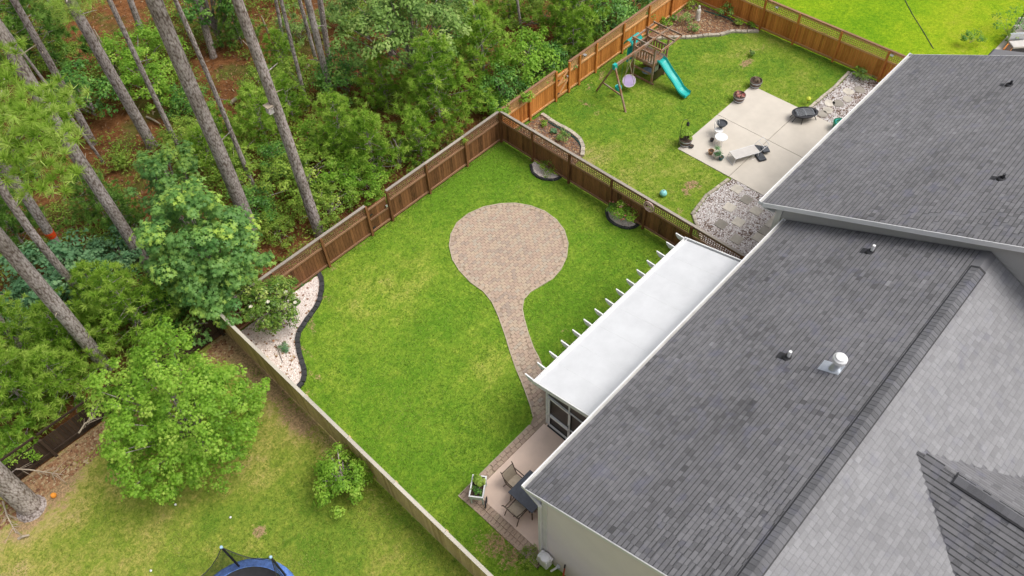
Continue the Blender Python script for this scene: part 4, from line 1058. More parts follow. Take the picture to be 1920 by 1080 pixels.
# ---- young pines in the woods (pixel, crown radius, height of that pixel)
GP = 'young pines growing in the woods'
for kind, px, py, R, hz, lab in (
    ('pineB', 640, 255, 1.7, 1.6, 'young pine left of the largest fluffy pine, right of the birdhouse trunk'),
    ('pineB', 835, 190, 2.3, 2.2, 'largest fluffy young pine beside the corner of the back fence'),
    ('pineA', 905, 105, 1.9, 1.8, 'light green young pine behind the largest pine, under a thin bare trunk'),
    ('pineC', 700, 300, 1.5, 1.0, 'young pine low behind the back fence left of the dry brown bushes'),
    ('pineE', 720, 165, 1.5, 1.5, 'dark centred young pine between the pale oak and the largest fluffy pine'),
    ('pineC', 790, 285, 1.2, .8, 'small young pine tucked under the largest fluffy pine against the fence'),
    ('pineA', 490, 235, 1.5, 1.4, 'young pine between the two thickest leaning trunks'),
    ('pineE', 395, 300, 1.3, 1.0, 'dim young pine behind the top of the star leaved sweetgum'),
    ('pineB', 262, 605, 1.9, 1.6, 'yellow green young pine between the sweetgum and the bright round tree'),
    ('pineA', 195, 560, 1.4, 1.4, 'young pine at the foot of the thin curved trunk on the left'),
    ('pineA', 130, 640, 1.5, 1.4, 'young pine left of the thick trunk that ends at the bright round tree'),
    ('pineE', 40, 640, 1.6, 1.4, 'young pine at the left edge below the leaning thin trunk'),
    ('pineB', 60, 775, 2.0, 1.6, 'young pine at the left edge leaning over the dark picket fence'),
    ('pineA', 120, 720, 1.4, 1.3, 'young pine directly above the dark picket fence'),
    ('pineC', 10, 715, 1.3, 1.2, 'pine cut by the left edge above the fallen branch'),
    ('pineD', 185, 385, 1.4, 1.2, 'dark young pine beside the orange marked trunk'),
    ('pineD', 30, 440, 1.9, 1.2, 'dark young pine at the left edge below the hanging bright needles'),
    ('pineD', 60, 65, 2.9, 2.4, 'large blurred dark pine in the top left corner of the woods'),
    ('pineD', 240, 430, 1.3, 1.0, 'dark low pine between two thick trunks left of the sweetgum'),
    ('pineA', 1100, 35, 2.0, 2.0, 'young pine touching the top edge right of the dark straight trunk'),
    ('pineC', 1075, 95, 1.2, .8, 'small young pine at the foot of the dark straight trunk'),
    ('pineC', 955, 20, 1.3, 1.0, 'small young pine at the top edge between two thin trunks'),
    ('pineD', 445, 60, 1.3, .9, 'low dark pine by the red brown clearing near the top edge'),
    ('pineE', 420, 255, 1.1, .8, 'small yellowish pine right of the thickest leaning trunk'),
    ('pineC', 545, 205, 1.1, .8, 'small pine hidden behind the trunk with the white birdhouse'),
    ('pineA', 530, 120, 1.1, .6, 'small dim pine among the three thin trunks near the top'),
):
    plant(kind, px, py, R, hz, lab, 'pine tree', None, GP)
GS = 'shrubs growing in the woods'
for kind, px, py, R, hz, lab in (
    ('bright', 262, 115, 1.9, 1.2, 'bright green leafy shrub standing alone on the red brown straw'),
    ('bright', 290, 165, 1.7, 1.0, 'green leafy shrub just below the lone bright one between leaning trunks'),
    ('dark', 165, 190, 2.0, 1.2, 'glossy dark shrub at the foot of the twin thick trunks'),
    ('dark', 355, 190, 1.2, .8, 'dark leafy shrub between two thick leaning trunks in mid woods'),
    ('olive', 120, 120, 1.4, .5, 'low olive shrub on the straw near the upper left'),
    ('olive', 355, 265, 1.4, .9, 'round olive shrub above the sweetgum top'),
    ('olive', 440, 320, 1.4, 1.0, 'olive shrub beside the base of the thickest leaning trunk'),
    ('olive', 560, 335, 1.7, 1.2, 'dense small leaved olive shrub behind the back fence, left of the gate trunk'),
    ('olive', 610, 380, 1.3, 1.0, 'olive shrub crowding the base of the tall trunk by the fence'),
    ('olive', 500, 170, 1.5, .9, 'olive shrub between mid wood trunks'),
    ('olive', 560, 150, 1.5, .9, 'dull shrub behind the leftmost of the four thin top trunks'),
    ('dark', 650, 150, 1.6, 1.0, 'dark shrub under the left side of the pale oak'),
    ('dark', 520, 300, 1.1, .9, 'small dark shrub right of the thickest leaning trunk'),
    ('bright', 650, 330, 1.2, 1.0, 'bright green shrub right of the olive ones behind the gate fence'),
    ('bright', 690, 345, 1.0, .9, 'bright green weed clump just behind the gate'),
    ('bright', 600, 260, 1.2, 1.0, 'bright leafy shrub left of the young pines in mid woods'),
    ('blue', 90, 520, 2.1, 1.5, 'bluish green bush below the orange marked trunk'),
    ('blue', 70, 570, 1.4, 1.0, 'smaller bluish bush against the thick lower left trunk'),
    ('blue', 215, 465, 1.4, 1.2, 'bluish bush left of the trunk that ends beside the sweetgum'),
    ('blue', 165, 505, 1.2, 1.0, 'bluish bush between the orange marked trunk and the next thick trunk'),
    ('bright', 1003, 108, 1.75, 1.8, 'round bright green bush standing just behind the neighbouring gate'),
    ('dark', 1050, 125, 1.3, 1.2, 'small leaved bush between the round bright one and the slatted fence'),
    ('dark', 950, 180, 1.4, .9, 'dark bush between the fluffy pine and the slatted fence'),
    ('bright', 915, 185, .9, .9, 'light weed clump by the fence corner'),
    ('dark', 1155, 22, 1.8, 1.8, 'dark green conical bush behind the orange fence at the top'),
    ('dark', 1205, 8, 1.4, 1.2, 'dark bush touching the top edge behind the orange fence'),
    ('dark', 870, 60, 1.6, .8, 'dark low shrub behind the light green young pine'),
    ('olive', 1010, 30, 1.6, .8, 'olive scrub at the top edge near the dark straight trunk'),
    ('oak', 560, 60, 1.4, .7, 'low scrub near the broken pale log'),
    ('oak', 640, 30, 1.3, .7, 'low scrub left of the pale oak'),
    ('twig', 745, 295, 1.1, 1.0, 'dry brown leafless bush beside the back fence'),
    ('twig', 700, 320, .8, .8, 'smaller dry brown bush behind the back fence'),
    ('dark', 300, 560, 1.4, 1.0, 'dark shrub under the lower left side of the sweetgum'),
    ('dark', 470, 395, 1.2, .8, 'dark shrub to the right of the sweetgum top'),
    ('olive', 520, 440, .9, .3, 'low scrub at the fence foot between sweetgum and tall trunk'),
    ('dark', 20, 320, 1.3, .8, 'dark shrub at the left edge behind the hanging needles'),
    ('bright', 40, 850, .9, .8, 'small bright leafy sapling over the dark picket fence'),
    ('olive', 690, 60, 1.4, .7, 'olive scrub under the pale oak at the top'),
    ('olive', 820, 120, 1.4, .8, 'olive scrub between the pale oak and the thin straight trunk'),
):
    plant(kind, px, py, R, hz, lab, 'shrub', None, GS)

# ---- three big individually shaped trees
def big_tree(name, label, xy, R, H, zc, ncl, nl, ls, mat, seed, cr_=.42, star=True, trunk_r=.13, lump=.22, cat='tree', tilt=(0, 0), zmin=-.6, asp=.55):
    th = thing(name, label, cat, (*xy, 0))
    P, nr, tone, cc = crown_points(R, H, zc, ncl, nl, seed, cr_, lump, zmin)
    r = np.random.default_rng(seed)
    me = leaf_mesh('crown', P, nr, ls*r.uniform(.65, 1.25, len(P)), tone, M[mat], star, asp, seed); link('crown', me, th)
    q = branches('b', cc, (0, 0, 0), None, seed, 40, .045); q.tube([(0, 0, -.05), (0, 0, zc*.6), (.1, .05, zc+H*.25)], [trunk_r, trunk_r*.7, trunk_r*.2], 10)
    link('trunk', q.mesh('trunk', M['bark'], True), th); return th
p = G(345, 784, 2.4)
big_tree('leafy_tree', 'round bright lime green tree standing on the side lawn at the lower left', (p.x, p.y), 2.6, 5.2, 2.8, 460, 27000, .125, 'leaf_bright', 101, .31, lump=.28)
p = G(385, 470, 3.2)
big_tree('sweetgum_tree', 'tall star leaved sweetgum overhanging the left corner of the back fence', (p.x, p.y), 2.1, 5.6, 3.4, 190, 11000, .23, 'leaf_gum', 102, .42, lump=.16, trunk_r=.15)
p = G(405, 560, 1.8)
big_tree('sweetgum_tree', 'lower darker sweetgum tucked against the left fence corner', (p.x, p.y), 1.35, 3.2, 1.9, 80, 5000, .19, 'leaf_gum', 103, .38)
p = G(310, 330, 4.2)
big_tree('sweetgum_tree', 'slim sweetgum top reaching up between the leaning trunks', (p.x, p.y), 1.25, 2.6, 4.0, 60, 3600, .19, 'leaf_gum', 104, .36)
p = G(770, 60, 3.6)
big_tree('oak_tree', 'pale green spreading oak at the top of the woods', (p.x, p.y), 3.3, 4.6, 4.0, 150, 12500, .19, 'leaf_oak', 105, .50, False, .2, .3, zmin=-.25, asp=.5)
p = G(410, 15, 3)
big_tree('oak_tree', 'dark green oak crown cut by the top edge near the thickest trunk', (p.x, p.y+1.5), 1.6, 3, 3.0, 50, 3500, .17, 'leaf_dark', 106, .40, False, .12)
p = G(646, 893, .9)
big_tree('shrub', 'leafy lime green sapling on the side lawn against the plank fence', (p.x-.1, p.y), .98, 1.9, 1.0, 60, 4200, .11, 'leaf_bright', 107, .25, False, .05, .34, 'shrub')
p = G(512, 576, 1.4)
big_tree('magnolia_tree', 'dark glossy magnolia with cream blossoms in the corner gravel bed', (p.x, p.y), 1.02, 2.7, 1.5, 95, 7000, .12, 'leaf_mag', 108, .26, False, .06, .16, 'tree', asp=.42)
mag = bpy.data.objects['magnolia_tree']
r = random.Random(5); q = MB()
for i in range(8):
    a = r.uniform(3.2, 6.9); ph = r.uniform(.0, .9); c = Vector((p.x+.95*math.cos(a)*math.cos(ph), p.y+.95*math.sin(a)*math.cos(ph), 1.5+1.3*math.sin(ph)))
    for k in range(6):
        an = k*1.05; d = Vector((math.cos(an), math.sin(an), .35))*.09; s_ = Vector((-math.sin(an), math.cos(an), 0))*.035
        q.face([c, c+d*.6+s_, c+d, c+d*.6-s_], r.random())
q.build('blossom', M['petalw'], mag)

# ---- small plants
def little_plant(name, label, p, R, H, mat, n=500, ls=.07, seed=1, cat='plant', cl=14, blossoms=0, group=None, asp=.4):
    th = thing(name, label, cat, p, group)
    P, nr, tone, cc = crown_points(R, H, H*.55, cl, n, seed, R*.42, .2, -.2)
    r = np.random.default_rng(seed); link('foliage', leaf_mesh('foliage', P, nr, ls*r.uniform(.7, 1.3, len(P)), tone, M[mat], False, asp, seed), th)
    q = branches('s', cc, (0, 0, 0), None, seed, 6, .008); link('stem', q.mesh('stem', M['bark']), th)
    if blossoms:
        rr = random.Random(seed); q = MB()
        for i in range(blossoms):
            a = rr.uniform(0, 6.28); ph = rr.uniform(.1, 1.3); c = Vector((R*1.0*math.cos(a)*math.cos(ph), R*math.sin(a)*math.cos(ph), H*.55+H*.5*math.sin(ph)))
            q.lathe([(.0, -.02), (.035, .0), (.045, .03)], c, 6, rr.random(), cap0=False, cap1=False)
        link('blossom', q.mesh('blossom', M['petal']), th)
    return th
little_plant('shrub', 'small round green shrub in the little gravel bed near the far corner', G(1027, 322), .42, .6, 'leaf_olive', 1000, .07, 1, 'shrub')
little_plant('flower_bush', 'pink flowering rose bush in the bed below the medallion', G(1170, 414), .60, .85, 'leaf_bright', 1500, .08, 2, 'flower', blossoms=26)
little_plant('flower_bush', 'smaller leafy bush at the left side of the flowering rose', G(1151, 400), .40, .6, 'leaf_dark', 500, .08, 3, 'flower', blossoms=4)
little_plant('succulent_plant', 'grey green spiky tuft at the back of the corner gravel bed', G(558, 534), .24, .3, 'leaf_blue', 260, .16, 4, asp=.12, group='tufts in the corner gravel bed')
little_plant('succulent_plant', 'grey green spiky tuft in the middle of the corner gravel bed', G(537, 655), .24, .3, 'leaf_blue', 260, .16, 5, asp=.12, group='tufts in the corner gravel bed')
for i, (px, py, R_, H_, mt_, lab) in enumerate(((1055, 262, .34, .5, 'leaf_oak', 'leafy plant nearest the fence in the bed behind the dividing fence'), (1020, 236, .18, .3, 'leaf_olive', 'small weedy plant in the bed behind the dividing fence'), (1038, 250, .15, .25, 'leaf_blue', 'tiny bluish plant between the two others in that bed'),
        (1358, 30, .55, .8, 'leaf_dark', 'dark purple green shrub in the far corner bed'), (1285, 47, .42, .7, 'leaf_oak', 'pale green shrub left of the stone statue'), (1300, 60, .3, .5, 'leaf_oak', 'small shrub just in front of the stone statue'), (1247, 50, .32, .5, 'leaf_bright', 'yellow green plant behind the playset top'),
        (1384, 48, .25, .35, 'leaf_olive', 'low plant at the right side of the dark shrub'), (1408, 52, .25, .3, 'leaf_bright', 'small bright plant by the post at the end of the far bed'), (1298, 18, .4, .5, 'leaf_olive', 'leafy plant against the fence in the very corner'), (1262, 40, .2, .4, 'leaf_dark', 'tiny dark seedling near the playset in the far bed'),
        (1617, 152, .42, .7, 'leaf_oak', 'round green shrub in the gravel against the far fence'), (1606, 142, .3, .5, 'leaf_bright', 'yellowish plant beside the green shrub at the far fence'), (1407, 105, .18, .3, 'leaf_oak', 'seedling on the bare patch of the neighbouring lawn'),
        (1815, 85, .6, .8, 'leaf_dark', 'dark clump at the edge of the far field beside the roof'), (1882, 68, .9, 1.4, 'leaf_dark', 'dark shrub beside the distant patio'), (1888, 82, .4, .7, 'leaf_olive', 'yellowish shrub by the distant orange planter'))):
    little_plant('garden_plant', lab, G(px, py), R_, H_, mt_, 420, .08+R_*.05, 40+i, 'plant', group='small garden plants')
# vines spilling over the fence
for i, (px, py, z, lab) in enumerate(((986, 185, 1.7, 'green vine spilling over the orange slatted fence'), (942, 201, 1.8, 'bright leafy shoots poking above the fence corner'))):
    little_plant('vine', lab, G(px, py, z)-Vector((0, 0, .3)), .45, .5, 'leaf_bright', 420, .11, 70+i, 'vine')

# ------------------------------------------------------------------ tall trunks
def trunk_top(b, px, py):
    v = cr*((px-960)/FPX)+cd*((py-540)/FPX)+fwd
    h = Vector((v.x, v.y)); t = (h.dot(b.xy))/h.length_squared
    return Vector((v.x*t, v.y*t, CAM_H+v.z*t))
def crown_hi(seed, R=2.6, n=36, base=0):
    """high pine crown: branches ending in needle tufts"""
    key = ('hi', seed)
    if key in PROTO: return PROTO[key]
    r = np.random.default_rng(seed); P = []; D = []; q = MB()
    for i in range(n):
        z = r.uniform(0, 6.5); a = r.uniform(0, 6.28); l = R*(1-z/9)*r.uniform(.6, 1.1); e = np.array([math.cos(a)*l, math.sin(a)*l, z+.25*l]); q.tube([(0, 0, z), tuple(e)], [.05, .015], 5, .5, False)
        for k in range(9): P.append(e*np.array([1, 1, 1])+r.normal(0, .38, 3)-np.array([math.cos(a), math.sin(a), 0])*r.uniform(0, .9)); D.append(unit(r.normal(0, 1, 3)+np.array([0, 0, .8])))
    V_, k = tufts(np.array(P), np.array(D), np.full(len(P), .34), 18, seed, .02)
    PROTO[key] = (np_mesh('crown', V_, 3, np.arange(k*3), np.clip(r.normal(.45, .16, k), 0, 1), M['needle']), q.mesh('limbs', M['bark'])); return PROTO[key]
GT = 'tall pine trunks of the woods'
TR = [((600, 440), (445, 0), .24, .17, 'tall trunk standing right behind the back fence left of the gate', 1),
      ((478, 448), (290, 0), .30, .25, 'thickest leaning trunk, ending beside the right side of the sweetgum', 1),
      ((278, 502), (0, 60), .24, .21, 'thick trunk passing behind the hanging bright needles and ending left of the sweetgum', 0),
      ((285, 272), (133, 0), .27, .19, 'thick trunk ending just above the sweetgum top', 0),
      ((222, 140), (130, 0), .15, .13, 'trunk half hidden behind its thicker twin near the upper left', 0),
      ((342, 290), (203, 0), .12, .09, 'slim straight trunk right of the twin pair', 1),
      ((478, 355), (328, 0), .11, .08, 'slim trunk between the two thickest leaning ones', 1),
      ((270, 70), (243, 0), .17, .15, 'distant dark trunk at the top edge above the bright shrub', 0),
      ((400, 106), (368, 0), .19, .16, 'distant straight trunk in the red brown clearing', 0),
      ((622, 188), (578, 0), .17, .14, 'rightmost thick one of the four trunks near the top', 1),
      ((600, 140), (563, 0), .10, .09, 'thin trunk just left of the rightmost thick one near the top', 0),
      ((576, 197), (527, 0), .10, .075, 'thin trunk leaning through the middle of the four near the top', 0),
      ((617, 112), (600, 0), .15, .13, 'dark trunk behind the rightmost of the four near the top', 0),
      ((536, 96), (516, 0), .09, .08, 'leftmost thin trunk of the four near the top', 0),
      ((200, 690), (0, 445), .26, .23, 'thick trunk ending behind the bright round tree at lower left', 0),
      ((122, 484), (0, 292), .20, .19, 'trunk painted with an orange mark near its foot', 0),
      ((178, 580), (0, 338), .15, .14, 'curving slim trunk crossing in front of the orange marked one', 0),
      ((67, 686), (0, 600), .13, .12, 'short looking slim trunk at the left edge', 0),
      ((60, 952), (0, 898), .37, .33, 'broad flared trunk base on the side lawn at the left edge', 0),
      ((95, 20), (80, -60), .13, .12, 'faint trunk in the top left corner', 0),
      ((175, 268), (60, 60), .17, .14, 'dark trunk behind the glossy shrub on the left', 0),
      ((194, 305), (38, 88), .07, .05, 'very thin pole like trunk near the hanging needles', 0),
      ((735, 100), (732, 40), .20, .16, 'grey trunk showing under the pale oak crown', 0),
      ((893, 104), (886, 0), .11, .10, 'thin straight trunk rising from the light green pine', 0),
      ((874, 34), (870, 0), .10, .10, 'short piece of trunk left of the thin straight one at the top edge', 0),
      ((981, 78), (970, 0), .07, .06, 'thinnest bare trunk near the neighbouring gate', 0),
      ((1050, 75), (1053, 0), .18, .17, 'dark straight trunk behind the slatted fence', 0),
      ((1131, 50), (1130, 0), .13, .12, 'shadowed trunk beside the conical dark bush', 0)]
PRT = {}
for i, (b_, t_, r0_, r1_, lab, crown) in enumerate(TR):
    b = G(*b_); tp = trunk_top(b, *t_); d = (tp-b); H_ = min(23.5, max(tp.z*1.05, 15)) if tp.z < 23 else 23.5
    th = thing('pine_tree', lab, 'tree', b, GT)
    q = MB(); n = 9; rr = random.Random(i); bend = .10 if 'curving' not in lab else .45
    pts = []
    for k in range(n+1):
        f = k/n; z = H_*f; s_ = z/max(tp.z, 1); o_ = Vector((math.sin(f*5+i)*bend*f*(1-f)*2, math.cos(f*4+i)*bend*f*(1-f)*2, 0))
        pts.append(Vector((d.x*s_, d.y*s_, z-.05))+o_+b)
    rs = [(r0_*1.18 if k == 0 else r0_+(r1_-r0_)*k/n*1.1)*(1+rr.uniform(-.03, .03)) for k in range(n+1)]
    if 'flared' in lab: rs[0] *= 1.35
    q.tube([pts[0]]+[pts[0].lerp(pts[1], .12)]+pts[1:], [rs[0]]+[r0_*1.02]+rs[1:], 14, .5)
    q.build('trunk', M['bark'], th, True)
    for k in range(7 if r0_ > .14 else 4):
        f = rr.uniform(1.2, n-.5); c = pts[int(f)].lerp(pts[int(f)+1], f % 1); an = rr.uniform(0, 6.28); ln_ = rr.uniform(.12, .55)+r0_
        q = MB(); q.tube([c, c+Vector((math.cos(an)*ln_, math.sin(an)*ln_, rr.uniform(.0, .25)))], [.028, .010], 5, .5); q.build('branch_stub', M['deadwood'] if k % 2 else M['bark'], th)
    PRT[i] = (th, pts)
    if crown:
        cm, lm = crown_hi(1+i % 2); tpz = pts[-1]-Vector((0, 0, 2.5))
        link('crown', cm, th, tpz-b, (0, 0, i*1.3)); link('limb', lm, th, tpz-b, (0, 0, i*1.3))
# orange paint mark
th, pts = PRT[15]
q = MB(); c = pts[0].lerp(pts[1], .86); q.tube([c, c+(pts[1]-pts[0]).normalized()*.30], [.205, .203], 14, .5); q.build('paint_band', M['marker'], th)
# broken snags and stubs
for i, (b_, t_, r_, lab) in enumerate((((228, 145), (176, 55), .075, 'pale broken snag beside the thick twin trunks'), ((434, 250), (409, 200), .05, 'thin pale broken stick standing right of the thickest trunk'), ((524, 136), (510, 93), .04, 'short dead stem among the thin top trunks'), ((503, 62), (490, 30), .06, 'stubby dead stem near the top edge'))):
    b = G(*b_); tp = trunk_top(b, *t_); th = thing('dead_snag', lab, 'dead tree', b, 'dead snags'); q = MB()
    q.tube([b, b.lerp(tp, .6), tp], [r_, r_*.8, r_*.45], 8); q.build('trunk', M['deadwood'], th, True)
# birdhouse on a trunk
bh = trunk_top(G(600, 440), 516, 199)
th = thing('birdhouse', 'small white birdhouse fixed to the tall trunk behind the fence', 'birdhouse', bh)
q = MB(); q.cbox(bh+Vector((-.25, 0, 0)), .22, .22, .3); q.build('box', M['cloth'], th); q = MB(); q.cbox(bh+Vector((-.25, 0, .18)), .3, .3, .04); q.build('roof', M['deadwood'], th)
# bright needles hanging from a long branch over the left edge
th, pts = PRT[14]
hang = thing('pine_bough', 'hanging boughs of bright long needles in front of the trunks at the left edge', 'pine branch', (0, 0, 0))
hang.location = (2.5, 19, 10)
r = np.random.default_rng(8); P = []; D = []; q = MB()
root = G(-70, 330, 11.0)
for (px, py, z, s_, n) in ((20, 95, 12.2, .35, 3), (12, 200, 12.6, .6, 16), (45, 185, 12.4, .45, 8), (25, 235, 12.8, .6, 20), (75, 195, 12.4, .55, 16), (95, 235, 12.2, .6, 18), (55, 260, 12.5, .7, 22), (100, 180, 12.2, .4, 8), (125, 195, 12.0, .35, 6), (70, 300, 12.2, .55, 16), (35, 290, 12.3, .5, 14), (95, 325, 11.8, .45, 12), (30, 335, 12.0, .3, 5), (0, 150, 12.7, .5, 10), (5, 260, 12.7, .5, 12), (100, 285, 12.0, .4, 8), (60, 340, 11.8, .3, 5), (110, 350, 11.7, .25, 4)):
    c = G(px, py, z); q.tube([root, root.lerp(c, .6)+Vector((0, 0, -.3)), c], [.035, .02, .008], 6, .5, False)
    for k in range(n*7):
        pt = np.array(c)+r.normal(0, s_*.52, 3)*np.array([1, 1, .6])
        if all(np.linalg.norm((pt-o__)*np.array([1, 1, .5])) > .24 for o__ in P): P.append(pt); D.append(unit(r.normal(0, .35, 3)+np.array([-.1, -.1, .8])))
V_, k = tufts(np.array(P), np.array(D), r.uniform(.24, .36, len(P)), 64, 8, .024, .9)
tn = np.clip(np.repeat(r.normal(.5, .22, len(P)), 64)+r.normal(0, .12, k), 0, 1)
me = np_mesh('needles', V_-np.array(hang.location, np.float32), 3, np.arange(k*3), tn, M['needle_far']); link('needles', me, hang)
q.build('branch', M['bark'], hang)
th = thing('pine_bough', 'small yellow green needle bough touching the top edge near the twin trunks', 'pine branch', G(125, 5, 13))
P = []; D = []
for (px, py) in ((95, -5), (110, 2), (125, -3), (140, 5), (118, 10), (152, -5)):
    c = G(px, py, 13)
    for k in range(5): P.append(np.array(c)+r.normal(0, .28, 3)); D.append(unit(r.normal(0, .6, 3)+np.array([0, 0, .55])))
V_, k = tufts(np.array(P), np.array(D), np.full(len(P), .4), 40, 9, .009, 1.05)
link('needles', np_mesh('needles', V_-np.array(th.location, np.float32), 3, np.arange(k*3), np.clip(r.normal(.6, .15, k), 0, 1), M['needle_far']), th)
q = MB(); q.tube([G(125, 5, 13), G(130, -40, 13.3)], [.02, .05], 6); q.build('branch', M['bark'], th)

# ------------------------------------------------------------------ undergrowth and litter of the woods
r = np.random.default_rng(55)
def wood_region(n):
    X = r.uniform(-14, 40, n); Y = r.uniform(21.7, 62, n); return X, Y
clear = [(160, 60, 2.6), (205, 50, 2.2), (225, 35, 2.0), (420, 150, 2.0), (430, 200, 1.8), (300, 225, 1.8), (250, 235, 2.0), (570, 70, 2.2), (560, 110, 1.6), (100, 300, 1.5), (660, 70, 2.0), (640, 50, 2.0), (500, 330, .7), (545, 460, .9), (40, 560, 1.0), (150, 760, 1.2), (110, 870, 1.5), (740, 100, 2), (520, 90, 1.5), (240, 15, 2.4), (410, 120, 1.5)]
cl = [(G(a, b).x, G(a, b).y, c) for a, b, c in clear]
def green_density(X, Y):
    d = (vnoise(X, Y, .28, 31)*.6+vnoise(X, Y, .8, 32)*.4)
    d = np.clip((d-.27)*3.6, 0, 1)
    for (cx, cy, cr_) in cl: d = d*np.clip(((X-cx)**2+(Y-cy)**2)/(cr_*cr_*1.3), .04, 1)
    return d
X, Y = wood_region(15000); k = r.random(len(X)) < green_density(X, Y); X = X[k]; Y = Y[k]; n = len(X)
h = r.uniform(.15, .75, n)*(.5+.9*vnoise(X, Y, .5, 33)); per = 16
off = unit(r.normal(size=(n, per, 3)))*(r.random((n, per, 1))**.5)*np.array([.34, .34, .22])*(.6+h)[:, None, None]
P = (np.stack([X, Y, h], 1)[:, None]+off).reshape(-1, 3); P[:, 2] = np.maximum(P[:, 2], .03)
nr = (off*1.5+np.array([0, 0, .8])+r.normal(0, .4, off.shape)).reshape(-1, 3)
tone = np.clip((.25+.5*vnoise(X, Y, .4, 34)+r.normal(0, .12, n))[:, None]+r.normal(0, .1, (n, per)), 0, 1).reshape(-1)
me = leaf_mesh('undergrowth', P, nr, r.uniform(.09, .20, len(P)), tone, M['under'], False, .5, 5)
meta(link('undergrowth', me), 'low yellow green undergrowth spread over the woodland floor', None, None, 'stuff')
# needle litter
X, Y = wood_region(26000); n = len(X)
C_ = np.stack([X, Y, r.uniform(-.01, .05, n)], 1)
me = leaf_mesh('leaf_litter', C_, np.array([0, 0, 1.])+r.normal(0, .3, (n, 3)), r.uniform(.10, .26, n), np.clip(r.normal(.45, .25, n), 0, 1), M['litter'], False, .35, 6)
meta(link('leaf_litter', me), 'rust brown leaf and needle litter on the woodland floor', None, None, 'stuff')
# mid storey filler of the far woods
X, Y = wood_region(2400); k = (r.random(len(X)) < green_density(X, Y)*1.1) & (Y > 24); X = X[k][:620]; Y = Y[k][:620]; n = len(X)
Rr = r.uniform(.5, 1.1, n); per = 150
off = unit(r.normal(size=(n, per, 3)))*(r.random((n, per, 1))**.4)*Rr[:, None, None]*np.array([1, 1, .8])
P = (np.stack([X, Y, Rr*.9], 1)[:, None]+off).reshape(-1, 3); P[:, 2] = np.maximum(P[:, 2], .05)
nr = (off+np.array([0, 0, 1.1])+r.normal(0, .4, off.shape)).reshape(-1, 3)
tone = np.clip(r.normal(.4, .16, n)[:, None]+r.normal(0, .12, (n, per)), 0, 1).reshape(-1)
me = leaf_mesh('far_thicket', P, nr, r.uniform(.09, .17, len(P)), tone, M['leaf_olive'], False, .5, 7)
meta(link('thicket', me), 'dense green thicket filling the woods between the named shrubs', None, None, 'stuff')
# straw strip and twigs along the picket fence on the side lawn
scatter_pebbles('straw_litter', 'pinkish brown straw and bark litter along the dark picket fence', [(-6, 20.2), (4.2, 20.3), (4.2, 21.25), (-6, 21.25)], 2200, .055, .02, M['litter'], .2, 12)
# dead branches and logs
for i, (pa, pb_, z, lab) in enumerate((((0, 878), (118, 890), .8, 'bare pale fallen branch reaching over the picket fence at the left edge'), ((5, 940), (30, 1000), .4, 'bare twiggy branch beside the broad trunk base'), ((148, 812), (178, 783), 1.0, 'pale dead stick leaning over the picket fence'))):
    a = G(*pa, z*.9); b = G(*pb_, z*.15 if i < 2 else z); th = thing('fallen_branch', lab, 'branch', a, 'bare dead branches'); q = MB(); rr = random.Random(i)
    q.tube([a, a.lerp(b, .5)+Vector((0, 0, .15)), b], [.035, .025, .01], 6)
    for k in range(14):
        f = rr.uniform(.25, .95); s_ = a.lerp(b, f); dd = (b-a).normalized(); w_ = Vector((-dd.y, dd.x, 0))*rr.choice((-1, 1)); e = s_+(dd*rr.uniform(.3, .8)+w_*rr.uniform(.2, .6)+Vector((0, 0, rr.uniform(-.1, .3))))*rr.uniform(.4, 1)
        q.tube([s_, e], [.012, .004], 4, .5, False)
    q.build('wood', M['deadwood'], th)
for i, (pa, pb_, r_, lab) in enumerate((((432, 194), (450, 182), .11, 'pale broken log lying on the straw in mid woods'), ((275, 219), (300, 232), .06, 'thin pale log on the straw right of the twin trunks'), ((575, 128), (590, 112), .06, 'pale log behind the thin trunks at the top'), ((35, 1010), (55, 1003), .05, 'white bleached stick lying on the side lawn'))):
    a = G(*pa, r_); b = G(*pb_, r_+.1); th = thing('log', lab, 'log', a, 'loose logs'); q = MB(); q.tube([a, a.lerp(b, .5)+Vector((0, 0, .05)), b], [r_, r_*.9, r_*.6], 8); q.build('wood', M['deadwood'], th)

